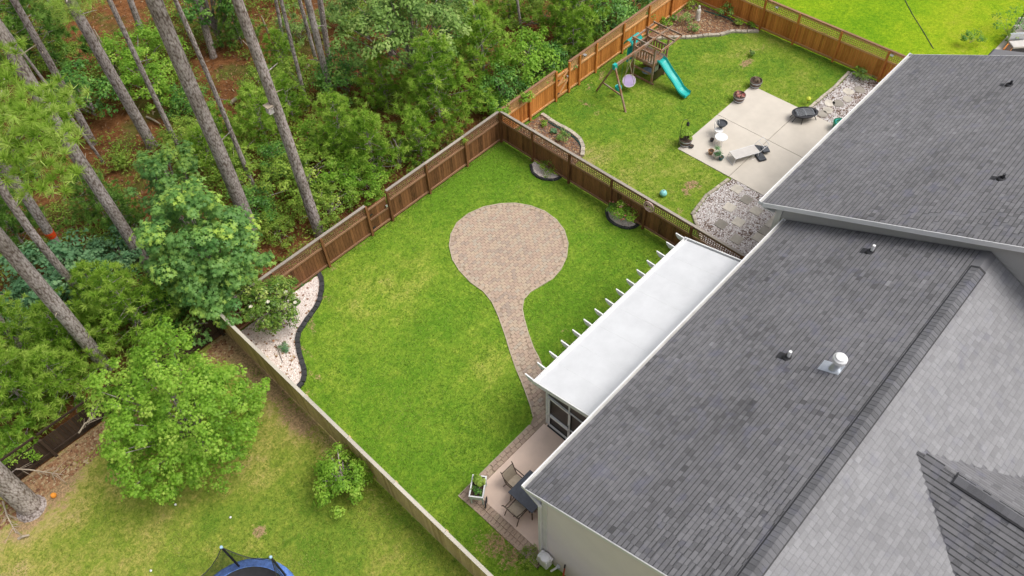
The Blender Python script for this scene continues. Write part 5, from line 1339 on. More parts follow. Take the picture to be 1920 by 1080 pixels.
# ------------------------------------------------------------------ objects on our patio
th = thing('patio_table', 'square dark slate patio table half under the roof corner', 'table', (7.6, 7.48, .045))
q = MB(); q.cbox((7.6, 7.48, .715), 1.10, 1.10, .035); q.build('tabletop', M['slate'], th, bevel=.008)
q = MB(); q.cbox((7.6, 7.48, .68), 1.0, 1.0, .04); q.build('apron', M['bronze'], th)
for sx in (-1, 1):
    for sy in (-1, 1):
        q = MB(); c = Vector((7.6+sx*.46, 7.48+sy*.46, 0)); q.tube([c+Vector((sx*.05, sy*.05, .045)), c+Vector((0, 0, .68))], .022, 8); q.build('leg', M['bronze'], th)
def chair(label, x, y, rz):
    th = thing('patio_chair', label, 'chair', (0, 0, 0), 'sling chairs round the patio table')
    P = lambda x_, y_, z_: Vector((x_, y_, z_))
    # local: faces -y, back at +y
    q = MB(); q.hexa([P(-.24, -.24, .40), P(.24, -.24, .40), P(.24, .22, .375), P(-.24, .22, .375), P(-.24, -.24, .415), P(.24, -.24, .415), P(.24, .22, .39), P(-.24, .22, .39)]); q.build('seat', M['sling'], th)
    q = MB(); q.hexa([P(-.24, .22, .40), P(.24, .22, .40), P(.24, .235, .40), P(-.24, .235, .40), P(-.24, .38, .92), P(.24, .38, .92), P(.24, .395, .92), P(-.24, .395, .92)]); q.build('backrest', M['sling'], th)
    for sx in (-1, 1):
        x_ = sx*.265
        q = MB(); q.tube([P(x_, -.26, .41), P(x_, .2, .39), P(x_, .26, .46), P(x_, .40, .94), P(x_, .45, 1.0)], .017, 7); q.build('side_rail', M['bronze'], th)
        q = MB(); q.tube([P(x_, .34, .68), P(sx*.285, .1, .64), P(sx*.285, -.2, .63), P(sx*.275, -.30, .58), P(sx*.27, -.27, .45)], .019, 7); q.build('armrest', M['bronze'], th)
        q = MB(); q.tube([P(x_, -.24, .40), P(sx*.28, -.28, .0)], .017, 7); q.build('leg', M['bronze'], th)
        q = MB(); q.tube([P(x_, .2, .39), P(sx*.28, .30, .18), P(sx*.285, .36, .0)], .017, 7); q.build('leg', M['bronze'], th)
    q = MB(); q.tube([P(-.265, .40, .93), P(.265, .40, .93)], .014, 7); q.tube([P(-.265, -.25, .4), P(.265, -.25, .4)], .014, 7); q.build('crossbar', M['bronze'], th)
    th.location = (x, y, .045); th.rotation_euler = (0, 0, rz); return th
chair('beige sling chair at the lawn side of the patio table, backrest facing the lawn', 7.57, 8.15, 0)
chair('beige sling chair on the fence side of the patio table, seat fully visible', 6.93, 7.48, math.pi/2)
chair('beige sling chair mostly hidden behind the white house corner board', 7.62, 6.80, math.pi)
# wheeled planter
th = thing('planter_cart', 'pale green wheeled planter trough with yellow green plants at the patio corner', 'planter', (6.5, 8.93, .03))
A_ = Vector((6.82, 9.15, 0)); B_ = Vector((6.19, 8.70, 0)); u_ = (B_-A_).normalized(); n_v = Vector((-u_.y, u_.x, 0)); Lc = (B_-A_).length; hw_ = .235
def pc_box(mb, s0, s1, t0, t1, z0, z1, flare=0, t=.5):
    f = lambda s, tt, z: A_+u_*s+n_v*tt+Vector((0, 0, z))
    mb.hexa([f(s0, t0, z0), f(s1, t0, z0), f(s1, t1, z0), f(s0, t1, z0), f(s0, t0, z1), f(s1, t0, z1), f(s1, t1, z1), f(s0, t1, z1)], t)
for s0, s1, t0, t1 in ((0, .02, -hw_, hw_), (Lc-.02, Lc, -hw_, hw_), (.02, Lc-.02, -hw_, -hw_+.02), (.02, Lc-.02, hw_-.02, hw_)):
    for z0, z1 in ((.50, .61), (.614, .72)):
        q = MB(); pc_box(q, s0, s1, t0, t1, z0, z1); q.build('side_board', M['mint'], th)
q = MB(); pc_box(q, -.015, .03, -hw_-.015, hw_+.015, .722, .742); pc_box(q, Lc-.03, Lc+.015, -hw_-.015, hw_+.015, .722, .742); pc_box(q, .03, Lc-.03, -hw_-.015, -hw_+.03, .722, .742); pc_box(q, .03, Lc-.03, hw_-.03, hw_+.015, .722, .742); q.build('rim', M['white'], th)
q = MB(); pc_box(q, .02, Lc-.02, -hw_+.02, hw_-.02, .5, .66); q.build('soil', M['soil'], th)
for s_, t_ in ((.04, -.2), (.04, .2), (Lc-.05, -.2), (Lc-.05, .2)):
    q = MB(); c = A_+u_*s_+n_v*t_; q.beam(c+Vector((0, 0, .03)), c+Vector((0, 0, .5)), .04, .04); q.build('leg', M['mint'], th)
c = A_+u_*(Lc-.06)+n_v*(hw_+.07)
q = MB(); pts = [c+u_*(.19*math.cos(rad(a)))+Vector((0, 0, .22+.19*math.sin(rad(a)))) for a in range(0, 361, 18)]; q.tube(pts, .018, 6); 
for a in range(0, 180, 30): q.tube([c+u_*(.185*math.cos(rad(a)))+Vector((0, 0, .22+.185*math.sin(rad(a)))), c-u_*(.185*math.cos(rad(a)))+Vector((0, 0, .22-.185*math.sin(rad(a))))], .006, 4)
q.build('wheel', M['darkmetal'], th)
th2 = little_plant('planter_greens', 'yellow green lettuce like plants in the back half of the wheeled planter', A_+u_*.24+Vector((0, 0, .66)), .21, .30, 'needle_far', 300, .11, 91, 'plant', asp=.7)
little_plant('planter_greens', 'dark green herbs in the front half of the wheeled planter', A_+u_*.56+Vector((0, 0, .66)), .20, .20, 'leaf_dark', 380, .06, 92, 'plant')
# utility meter and bits at the house corner
th = thing('electric_meter', 'white rounded utility box on a bracket at the foot of the house corner', 'utility box', (6.3, 5.65, .1))
q = MB(); q.cbox((6.26, 5.66, .50), .30, .42, .62, .0); q.build('box', M['white'], th, bevel=.05)
q = MB(); q.lathe([(.17, 0), (.16, .06), (.10, .10)], (6.24, 5.62, .81), 16); q.build('dome', M['white'], th, True)
q = MB(); q.tube([(6.40, 5.44, .75), (6.30, 5.44, .75), (6.28, 5.44, .45)], .035, 8); q.build('conduit', M['trim'], th)
th = thing('pipe_stub', 'short white plastic pipe beside the house wall next to the utility box', 'pipe', (6.30, 5.28, .1)); q = MB(); q.tube([(6.2, 5.33, .2), (6.36, 5.22, .42)], .035, 10); q.build('pipe', M['white'], th); q = MB(); q.cbox((6.40, 5.2, .42), .09, .12, .12); q.build('bracket', M['steel'], th)
th = thing('garden_tool', 'rust red long handled tool leaning against the grey wall at the bottom', 'tool', (6.2, 4.85, 0))
q = MB(); q.tube([(6.15, 4.86, .05), (6.42, 4.95, .95)], .018, 6); q.tube([(6.17, 4.80, .05), (6.425, 4.95, .95)], .018, 6); q.build('handle', M['red'], th); q = MB(); q.tube([(6.40, 4.945, .88), (6.435, 4.96, 1.02)], .028, 8); q.build('grip', M['black'], th)
th = thing('garden_rack', 'rusty thin metal rack standing at the end of the brick border', 'rack', (6.1, 5.85, 0)); q = MB()
for k in range(5): q.tube([(5.98+k*.07, 5.72, 0), (6.0+k*.07, 5.76, .42+.06*(k % 2))], .010, 5)
for z in (.12, .36): q.tube([(5.97, 5.74, z), (6.28, 5.75, z)], .008, 5)
q.build('frame', M['bronze'], th)
little_plant('weed_patch', 'scraggly weeds on the thin soil beside the house corner', G(985, 1045), .45, .18, 'leaf_olive', 500, .10, 93, 'plant', asp=.2)

# ------------------------------------------------------------------ playset in the neighbouring yard
th = thing('playset', 'cedar climbing tower with a turquoise slide and swing beam in the neighbouring yard', 'playset', (29, 18.7, 0))
PW = M['play']
def beams(name, lst, w, h, mat=PW, parent=None):
    for a, b in lst:
        q = MB(); q.beam(a, b, w, h); q.build(name, mat, parent or th)
tx0, tx1, ty0, ty1 = 28.5, 29.6, 18.2, 19.5
beams('post', [((x, y, 0), (x, y, 2.12)) for x in (tx0, tx1) for y in (ty0, ty1)], .09, .09)
beams('base_beam', [((tx0, ty0-.15, .06), (tx0, ty1+.1, .06)), ((tx0, ty0, .6), (tx0, ty1, .6)), ((tx1, ty0, .06), (tx1, ty1, .06))], .06, .09)
beams('deck_beam', [((tx0, ty0, 1.12), (tx0, ty1, 1.12)), ((tx1, ty0, 1.12), (tx1, ty1, 1.12)), ((tx0, ty0, 1.12), (tx1, ty0, 1.12)), ((tx0, ty1, 1.12), (tx1, ty1, 1.12))], .05, .14)
for i in range(8):
    q = MB(); q.box(tx0, ty0+.03+i*.157, 1.19, tx1, ty0+.17+i*.157, 1.215, .2+.08*(i % 3)); q.build('deck_plank', PW, th)
for y in (ty0-.3, ty1+.1): beams('top_beam', [((tx0-.1, y, 2.12), (30.3, y, 2.12))], .05, .11)
beams('top_beam', [((x, ty0-.35, 2.2), (x, ty1+.15, 2.2)) for x in (tx0, tx1, 30.25)], .05, .09)
beams('beam', [((tx0-.1, 18.7, 2.26), (30.4, 18.65, 2.26))], .06, .10)
for side in ((tx0, 0), (tx1, 0), (tx1, 1)):
    if side[1] == 0: lst = [((side[0], ty0+.18+k*.165, 1.25), (side[0], ty0+.18+k*.165, 1.72)) for k in range(7)]
    else: lst = [((tx0+.15+k*.16, ty1, 1.25), (tx0+.15+k*.16, ty1, 1.72)) for k in range(6)]
    beams('baluster', lst, .09, .025)
beams('handrail', [((tx0, ty0, 1.75), (tx0, ty1, 1.75)), ((tx1, ty0, 1.75), (tx1, ty1, 1.75)), ((tx0, ty1, 1.75), (tx1, ty1, 1.75))], .05, .09)
# lower shop front panels
q = MB(); q.box(tx0+.05, ty0-.02, .12, tx1-.05, ty0+.02, .62); q.box(tx1-.02, ty0+.05, .1, tx1+.02, ty1-.05, 1.0); q.build('panel', M['bronze'], th)
q = MB(); q.box(tx0+.12, ty0-.045, .72, tx0+.42, ty0-.022, 1.02); q.build('chalk_board', M['cloth'], th)
q = MB(); q.lathe([(.03, 0), (.28, .01), (.30, .05), (.26, .07), (.12, .04)], (28.85, 18.75, .35), 20); q.build('round_table', M['tire'], th, True)
# teal roof tarp / climbing wall at the back
q = MB()
n = 7
for k in range(n):
    a0 = rad(20+k*20); a1 = rad(20+(k+1)*20)
    f = lambda a, x: Vector((x, 19.65+.32*math.cos(a)+.18, 1.55+.62*math.sin(a)-.2))
    q.face([f(a0, 28.4), f(a1, 28.4), f(a1, 29.3), f(a0, 29.3)])
q.box(28.38, 19.75, .7, 29.3, 19.82, 1.5)
q.build('canopy', M['teal'], th)
# slide
q = MB(); prof = [(18.15, 1.26), (17.95, 1.24), (17.7, 1.05), (17.35, .78), (17.05, .60), (16.8, .40), (16.6, .24), (16.35, .16), (16.15, .16)]
prof = smooth(prof, 3); wS = .24; cxs = lambda y: 28.98-(18.15-y)*.08
for i in range(len(prof)-1):
    (ya, za), (yb_, zb) = prof[i], prof[i+1]; xa, xb = cxs(ya), cxs(yb_)
    sec = lambda x, y, z: [Vector((x-wS-.05, y, z+.10)), Vector((x-wS, y, z+.15)), Vector((x-wS+.04, y, z+.02)), Vector((x, y, z)), Vector((x+wS-.04, y, z+.02)), Vector((x+wS, y, z+.15)), Vector((x+wS+.05, y, z+.10)), Vector((x+wS, y, z-.05)), Vector((x-wS, y, z-.05))]
    s0, s1 = sec(xa, ya, za), sec(xb, yb_, zb)
    for k in range(9): q.face([s0[k], s1[k], s1[(k+1) % 9], s0[(k+1) % 9]])
q.build('slide', M['teal'], th, True)
# swing beam and A frame
bA, bB = Vector((26.08, 18.85, 2.17)), Vector((28.5, 18.67, 2.25))
beams('swing_beam', [(bA, bB)], .09, .14)
q = MB(); q.cbox(bA+Vector((0, 0, -.03)), .2, .16, .26); q.build('bracket', M['teal'], th)
beams('a_frame_leg', [(bA+Vector((-.02, .05, -.08)), (26.25, 20.0, 0)), (bA+Vector((-.02, -.05, -.08)), (25.87, 17.8, 0))], .08, .08)
beams('a_frame_brace', [((26.19, 19.6, .75), (25.97, 18.2, .75))], .05, .08)
def swing_disc():
    c = Vector((27.42, 18.85, .5))
    t2 = thing('saucer_swing', 'lilac saucer swing hanging on ropes from the playset beam', 'swing', c)
    q = MB(); n = Vector((-.45, -.35, .8)).normalized(); a = n.cross(Vector((0, 0, 1))).normalized(); b = n.cross(a)
    ringp = lambda R_, h: [c+a*(R_*math.cos(6.283*k/20))+b*(R_*math.sin(6.283*k/20))+n*h for k in range(20)]
    R1, R2 = ringp(.29, .0), ringp(.33, .04)
    q.face(R2); q.face(list(reversed(R1)))
    for k in range(20): q.face([R1[k], R1[(k+1) % 20], R2[(k+1) % 20], R2[k]])
    q.build('seat', M['lilac'], t2)
    q = MB(); q.tube(R2+[R2[0]], .02, 6); q.build('rim', M['cloth'], t2)
    for k, e in ((2, 27.1), (8, 27.1), (13, 27.65), (18, 27.65)):
        q = MB(); q.tube([R2[k], (e, bA.y-.07, 2.1)], .014, 5); q.build('rope', M['rope'], t2)
swing_disc()
t2 = thing('toddler_swing', 'teal toddler swing seat hanging beside the A frame', 'swing', (26.6, 18.95, .5))
q = MB(); q.lathe([(.05, 0), (.16, .02), (.19, .12), (.16, .22), (.12, .2), (.12, .06)], (26.6, 18.9, .42), 14, cap1=False); q.build('seat', M['teal'], t2, True)
for dx, dy in ((-.15, 0), (.15, 0)):
    q = MB(); q.tube([(26.6+dx, 18.9, .62), (26.5+dx*1.3, 18.8, 2.1)], .010, 5); q.build('rope', M['green'], t2)
# ------------------------------------------------------------------ neighbour's patio things
def barrel(label, p, s=1.0, filled='leaf_twigs'):
    t = thing('barrel_planter', label, 'planter', p, 'half barrel planters on the neighbouring patio')
    q = MB(); q.lathe([(.24*s, 0), (.29*s, .18*s), (.31*s, .38*s), (.285*s, .385*s), (.27*s, .30*s)], p, 18, cap1=False); q.build('tub', M['barrel'], t, True)
    for z, R_ in ((.08, .268), (.30, .309)):
        q = MB(); q.lathe([(R_*s, -.02), ((R_+.006)*s, -.01), ((R_+.008)*s, .02), (R_*s, .03)], Vector(p)+Vector((0, 0, z*s)), 18, cap0=False, cap1=False); q.build('hoop', M['steel'], t)
    q = MB(); q.lathe([(.001, 0), (.275*s, 0)], Vector(p)+Vector((0, 0, .31*s)), 18, cap0=False, cap1=False); q.build('soil', M['soil'], t); return t
SB = Vector((0, 0, .05))
pA = G(1415, 163)+SB; pB = G(1384, 190)+SB; pC = G(1284, 272)+SB
barrel('half barrel planter with withered plants on the far corner of the neighbouring patio', pA); barrel('half barrel planter with rusty withered leaves on the patio edge nearer the lawn', pB); barrel('barrel planter bursting with yellow green leaves at the near corner of the pale patio', pC)
little_plant('dried_plant', 'withered brown plant in the barrel at the patio corner', pA+Vector((0, 0, .28)), .2, .2, 'twig', 90, .14, 101, 'plant', asp=.2, group='withered plants in barrels')
little_plant('dried_plant', 'rusty red withered plant in the second barrel', pB+Vector((0, 0, .28)), .22, .22, 'petal', 110, .12, 102, 'plant', asp=.3, group='withered plants in barrels')
little_plant('potted_plant', 'yellow green leafy plant filling the near barrel planter', pC+Vector((0, 0, .30)), .30, .42, 'needle_far', 320, .12, 103, 'plant', asp=.6)
# oval fire pit
f = G(1505, 224)+SB
t = thing('fire_pit', 'dark oval fire pit with mesh lid on the neighbouring patio', 'fire pit', f)
an = math.atan2(-.66, .75)
def oval(mb, prof, c, n=28, ax=.62, ay=.40, t_=.5, caps=(True, True)):
    b = len(mb.v); R = Matrix.Rotation(an, 3, 'Z')
    for r_, z in prof:
        for k in range(n): mb.v.append(tuple(Vector(c)+R@Vector((ax*r_*math.cos(6.2832*k/n), ay*r_*math.sin(6.2832*k/n), z))))
    for i in range(len(prof)-1):
        for k in range(n):
            q_ = b+i*n; mb.f.append((q_+k, q_+(k+1) % n, q_+n+(k+1) % n, q_+n+k)); mb.t.append(t_)
    if caps[0]: mb.f.append(tuple(b+k for k in reversed(range(n)))); mb.t.append(t_)
    if caps[1]: mb.f.append(tuple(b+(len(prof)-1)*n+k for k in range(n))); mb.t.append(t_)
q = MB(); oval(q, [(.55, .16), (.85, .26), (.95, .38), (.92, .39), (.80, .28)], f, caps=(True, True)); q.build('bowl', M['darkmetal'], t, True)
q = MB(); oval(q, [(.93, .385), (1.05, .385), (1.05, .41), (.86, .42), (.84, .39)], f, caps=(False, False)); q.build('rim', M['darkmetal'], t, True)
q = MB(); R = Matrix.Rotation(an, 3, 'Z')
for k in range(-3, 4): q.tube([f+R@Vector((-.45, k*.08, .40)), f+R@Vector((0, k*.08, .45)), f+R@Vector((.45, k*.08, .40))], .012, 5)
for k in (-.4, 0, .4): q.tube([f+R@Vector((k, -.27, .40)), f+R@Vector((k, 0, .45)), f+R@Vector((k, .27, .40))], .012, 5)
q.build('grate', M['steel'], t)
for a in (25, 110, 155, 250, 205, 335):
    q = MB(); e = Vector((.50*math.cos(rad(a)), .33*math.sin(rad(a)), 0)); q.tube([f+R@(e+Vector((0, 0, .25))), f+R@(e*1.2+Vector((0, 0, .12))), f+R@(e*1.32)], .018, 6); q.build('leg', M['darkmetal'], t)
# white lounge frame and dark cushions
def lounge():
    a = Vector((27.45, 11.25, 0)); b = Vector((26.35, 11.78, 0)); u_ = (b-a).normalized(); nn = Vector((-u_.y, u_.x, 0)); L = (b-a).length+.1
    t = thing('lounge_chair', 'white metal lounge chair with white sling on the neighbouring patio', 'lounge chair', a+SB)
    P = lambda s, w_, z: a+u_*s+nn*w_+Vector((0, 0, z+.05))
    q = MB(); q.hexa([P(0, -.25, .33), P(L, -.25, .36), P(L, .25, .36), P(0, .25, .33), P(0, -.25, .35), P(L, -.25, .38), P(L, .25, .38), P(0, .25, .35)]); q.build('sling', M['cloth'], t)
    q = MB(); q.hexa([P(0, -.24, .36), P(0, .24, .36), P(-.02, .24, .36), P(-.02, -.24, .36), P(-.42, -.24, .66), P(-.42, .24, .66), P(-.44, .24, .66), P(-.44, -.24, .66)]); 
    for w_ in (-.27, .27):
        q = MB(); q.tube([P(L, w_, .37), P(0, w_, .34), P(-.42, w_, .68)], .016, 6); q.build('side_rail', M['white'], t)
        q = MB(); q.tube([P(L-.02, w_, .36), P(L+.06, w_, 0)], .015, 6); q.build('leg', M['white'], t)
        q = MB(); q.tube([P(.1, w_, .34), P(.0, w_, 0), P(.42, w_, .0), P(.25, w_, .34)], .013, 6); q.build('leg', M['white'], t)
    q = MB(); q.tube([P(-.42, -.27, .68), P(-.42, .27, .68)], .015, 6); q.tube([P(L+.06, -.27, .01), P(L+.06, .27, .01)], .013, 6); q.tube([P(-.22, -.27, .52), P(-.22, .27, .52)], .013, 6); q.build('crossbar', M['white'], t)
    q = MB()
    for k in range(7): q.tube([P(L+.01, -.24+k*.08, .36), P(L+.06, -.24+k*.08, .02)], .006, 4)
    q.build('end_bars', M['white'], t)
lounge()
for (px, py, sx, sy, a_, z, lab) in ((1420, 283, .42, .36, .5, .10, 'dark cushion propped behind the white lounge chair'), (1424, 296, .62, .38, 1.05, .06, 'larger dark cushion lying flat by the lounge chair'), (1433, 286, .40, .34, .9, .16, 'grey patterned cushion on top of the flat dark one')):
    p = G(px, py)+SB; t = thing('cushion', lab, 'cushion', p, 'dark cushions by the lounge chair'); q = MB(); q.cbox(p+Vector((0, 0, z)), sx, sy, .10, a_, .5 if 'grey' not in lab else .95); q.build('pad', M['cushion'], t, bevel=.035)
    q = MB(); q.cbox(p+Vector((0, 0, z-.03 if z > .06 else z-.028)), sx+.015, sy+.015, .012, a_); q.build('piping', M['black'], t)
# bistro table, chair and pots
p = G(1349, 272)+SB; t = thing('bistro_table', 'small white wrought iron table beside the pots on the pale patio', 'table', p)
q = MB(); q.lathe([(.01, .45), (.30, .45), (.31, .46), (.30, .475), (.01, .475)], p, 20, cap0=False, cap1=False); q.build('tabletop', M['white'], t)
for k in range(3):
    a_ = k*2.09; q = MB(); q.tube([p+Vector((.22*math.cos(a_), .22*math.sin(a_), .45)), p+Vector((.08*math.cos(a_), .08*math.sin(a_), .22)), p+Vector((.24*math.cos(a_), .24*math.sin(a_), 0))], .013, 6); q.build('leg', M['white'], t)
p = G(1345, 258)+SB; t = thing('bistro_chair', 'white wrought iron chair facing the small table', 'chair', p)
q = MB(); q.lathe([(.01, .42), (.20, .42), (.205, .44), (.01, .445)], p, 16, cap0=False, cap1=False); q.build('seat', M['white'], t)
q = MB(); q.tube([p+Vector((-.18, .12, .42)), p+Vector((-.2, .2, .8)), p+Vector((0, .26, .95)), p+Vector((.2, .2, .8)), p+Vector((.18, .12, .42))], .014, 6)
for k in (-.1, 0, .1): q.tube([p+Vector((k, .17, .43)), p+Vector((k, .24, .9))], .009, 5)
q.build('backrest', M['white'], t)
for k in range(4):
    a_ = .78+k*1.57; q = MB(); q.tube([p+Vector((.15*math.cos(a_), .15*math.sin(a_), .42)), p+Vector((.19*math.cos(a_), .19*math.sin(a_), 0))], .012, 5); q.build('leg', M['white'], t)
def pot(name, label, p, R_, h, mat, soil=True, rimw=1.12):
    t = thing(name, label, 'pot', p); q = MB(); q.lathe([(R_*.7, 0), (R_, h*.75), (R_*rimw, h*.78), (R_*rimw, h), (R_*.95, h), (R_*.9, h*.8)], p, 16, cap1=False); q.build('pot', mat, t, True)
    q = MB(); q.lathe([(.001, 0), (R_*.9, 0)], Vector(p)+Vector((0, 0, h*.82)), 14, cap0=False, cap1=False); q.build('soil', M['soil'], t); return t
p = G(1349, 252)+SB
t = thing('stand_pot', 'grey green pot on a tall stand behind the white chair', 'pot', p); q = MB()
for k in range(3): q.tube([p+Vector((.13*math.cos(k*2.09), .13*math.sin(k*2.09), 0)), p+Vector((.10*math.cos(k*2.09), .10*math.sin(k*2.09), .5))], .01, 5)
q.build('stand', M['darkmetal'], t); q = MB(); q.lathe([(.12, .45), (.24, .62), (.27, .68), (.25, .69), (.2, .62)], p, 18, cap1=True); q.build('bowl', M['cushion'], t, True)
pot('plant_pot', 'cream tan pot left of the aloe pot', G(1332, 290)+SB, .13, .22, M['terra'])
pp = G(1343, 297)+SB; pot('plant_pot', 'white round pot holding a spiky aloe', pp, .17, .25, M['cloth'])
little_plant('aloe_plant', 'spiky aloe in the white round pot', pp+Vector((0, 0, .2)), .18, .35, 'leaf_blue', 60, .34, 110, 'plant', asp=.1, cl=4)
pot('plant_pot', 'small dark teal pot right of the aloe', G(1351, 301)+SB, .11, .2, M['dkteal'])
pot('plant_pot', 'tiny grey pot beside the yellow green barrel', G(1296, 278)+SB, .1, .12, M['cushion'])
pot('plant_pot', 'small grey pot at the left of the white chair', G(1334, 266)+SB, .09, .14, M['cushion'])
p = G(1570, 243)+SB; t = thing('hose_pot', 'green tub at the roof edge of the neighbouring patio', 'tub', p); q = MB(); q.lathe([(.26, 0), (.31, .36), (.33, .42), (.30, .43), (.27, .36), (.22, .33)], p, 18); q.build('tub', M['green'], t, True); q = MB()
for k in range(3): q.tube([p+Vector((.22*math.cos(a_/4), .22*math.sin(a_/4), .38+k*.02)) for a_ in range(0, 26)], .018, 5)
q.build('hose', M['teal'], t)
# statue in the far bed
p = G(1307, 38); t = thing('garden_statue', 'pale stone robed statue standing in the far corner bed', 'statue', p)
q = MB(); q.lathe([(.17, 0), (.17, .08), (.13, .10)], p, 12); q.build('plinth', M['bone'], t)
q = MB(); q.lathe([(.17, .10), (.18, .22), (.14, .45), (.16, .58), (.13, .68), (.055, .72), (.08, .78), (.085, .84), (.05, .91)], p, 14, sx=1, sy=.8); q.tube([p+Vector((.1, 0, .62)), p+Vector((.09, -.09, .50)), p+Vector((0, -.12, .56))], [.035, .03, .025], 7); q.tube([p+Vector((-.1, 0, .62)), p+Vector((-.09, -.09, .50)), p+Vector((0, -.12, .56))], [.035, .03, .025], 7); q.build('figure', M['bone'], t, True)
# teal ball, shepherd hook, hoses
p = G(1243, 367); t = thing('watering_globe', 'pale turquoise ball lying on the neighbouring lawn near the fence', 'ball', p); q = MB(); q.lathe([(.02, .0), (.12, .04), (.17, .13), (.17, .19), (.12, .28), (.04, .32)], p, 16); q.build('ball', plain('turquoise', (.25, .62, .62), .4, .05), t, True); q = MB(); q.tube([p+Vector((0, 0, .3)), p+Vector((.03, 0, .36))], .03, 8); q.build('cap', M['cloth'], t)
p = G(1271, 276); t = thing('shepherd_hook', 'thin black shepherd hook with little lantern by the near barrel planter', 'hook', p); q = MB(); q.tube([p, p+Vector((0, 0, 1.5)), p+Vector((.05, -.05, 1.68)), p+Vector((.16, -.16, 1.68)), p+Vector((.2, -.2, 1.55))], .012, 6); q.build('pole', M['darkmetal'], t)
q = MB(); c = p+Vector((.2, -.2, 1.3)); q.lathe([(.03, 0), (.07, .03), (.07, .16), (.02, .24)], c, 8); q.build('lantern', M['darkmetal'], t)
t = thing('garden_hose', 'green hose lying over the mulch of the far corner bed', 'hose', G(1335, 28)); q = MB(); q.tube([G(1320, 20, .05), G(1340, 26, .08), G(1362, 33, .06), G(1378, 42, .05)], .03, 6); q.build('hose', M['dkteal'], t)
t = thing('garden_hose', 'dark hose lying along the stones of the bed behind the dividing fence', 'hose', G(1040, 240)); q = MB(); q.tube([Vector((*p_, .07)) for p_ in [(v_.x-.18, v_.y-.05) for v_ in e4[2:12]]], .022, 6); q.build('hose', M['dkteal'], t)
p = G(1513, 195); t = thing('garden_stake', 'yellow balloon like ornament on a stake behind the fire pit', 'ornament', p); q = MB(); q.tube([p+Vector((0, 0, 0)), p+Vector((0, 0, .25))], .012, 5); q.build('stake', M['darkmetal'], t); q = MB(); q.lathe([(.02, .2), (.1, .26), (.12, .34), (.07, .42), (.01, .44)], p, 12); q.build('globe', plain('lime_globe', (.55, .62, .05), .4, .05), t, True)
# ------------------------------------------------------------------ side lawn things
tc = Vector((-1.36, 11.22, 0)); t = thing('trampoline', 'round trampoline with blue pad and black safety net at the bottom edge', 'trampoline', tc)
q = MB(); R0, R1_ = 1.50, 1.79; n = 40; zf = lambda a: .78
for k in range(n):
    a0, a1 = 6.2832*k/n, 6.2832*(k+1)/n; rr = random.Random(k//4).random()
    e = lambda R_, a, z: tc+Vector((R_*math.cos(a), R_*math.sin(a), z))
    q.face([e(R0, a0, .80), e(R1_-.08, a0, .82), e(R1_-.08, a1, .82), e(R0, a1, .80)], .35+.4*rr); q.face([e(R1_-.08, a0, .82), e(R1_, a0, .74), e(R1_, a1, .74), e(R1_-.08, a1, .82)], .3+.3*rr)
q.build('pad', M['blue'], t)
q = MB(); q.lathe([(.001, .76), (1.51, .77)], tc, 36, cap0=False, cap1=False); q.build('mat', M['black'], t)
q = MB(); q.lathe([(1.66, .70), (1.70, .73), (1.66, .76)], tc, 36, cap0=False, cap1=False); q.build('frame_ring', M['steel'], t)
tops = []
for k in range(6):
    a_ = rad(62+k*60); e = tc+Vector((1.60*math.cos(a_), 1.60*math.sin(a_), 0)); tops.append(e+Vector((0, 0, 2.5)))
    q = MB(); q.tube([e+Vector((0, 0, .05)), e+Vector((0, 0, 2.5))], .035, 8); q.build('net_pole', M['black'], t); q = MB(); q.lathe([(.05, 0), (.05, .05), (.02, .08)], e+Vector((0, 0, 2.49)), 8); q.build('pole_cap', plain('pole_cap_blue', (.35, .55, .7), .4, .05) if k == 0 else MATS['pole_cap_blue'], t)
q = MB()
for k in range(6):
    a, b = tops[k], tops[(k+1) % 6]; seg = 6
    for i in range(seg):
        f0, f1 = i/seg, (i+1)/seg; sag = lambda f_: Vector((0, 0, -.5*4*f_*(1-f_)))
        A0, A1 = a.lerp(b, f0)+sag(f0), a.lerp(b, f1)+sag(f1); ang0 = rad(62+k*60+60*f0); ang1 = rad(62+k*60+60*f1)
        B0 = tc+Vector((1.52*math.cos(ang0), 1.52*math.sin(ang0), .80)); B1 = tc+Vector((1.52*math.cos(ang1), 1.52*math.sin(ang1), .80)); q.face([B0, B1, A1, A0])
q.build('safety_net', M['net'], t)
q = MB()
for k in range(6):
    a, b = tops[k], tops[(k+1) % 6]; q.tube([a.lerp(b, f_/6)+Vector((0, 0, -.5*4*(f_/6)*(1-f_/6))) for f_ in range(7)], .014, 5)
q.build('net_rope', M['black'], t)
for k in range(6):
    a_ = rad(42+k*60); e = tc+Vector((1.5*math.cos(a_), 1.5*math.sin(a_), 0)); q = MB(); q.tube([e+Vector((0, 0, .03)), e+Vector((0, 0, .72))], .025, 7); q.build('leg', M['steel'], t)
p = G(103, 931); t = thing('ball', 'small orange ball lying on the bare patch by the broad trunk', 'ball', p); q = MB(); q.lathe([(.01, 0), (.07, .02), (.10, .09), (.10, .12), (.07, .18), (.01, .2)], p, 14); q.build('ball', M['ochre'], t, True)
for i, (px, py) in enumerate(((329, 946), (283, 1070), (432, 970))):
    p = G(px, py, .03); t = thing('golf_ball', 'tiny white ball on the side lawn, '+('just below the round tree', 'near the bottom edge left of the trampoline', 'small one above the trampoline')[i], 'ball', p); q = MB(); q.lathe([(.005, -.05), (.04, -.02), (.04, .02), (.005, .05)], p, 8); q.build('ball', M['white'], t)
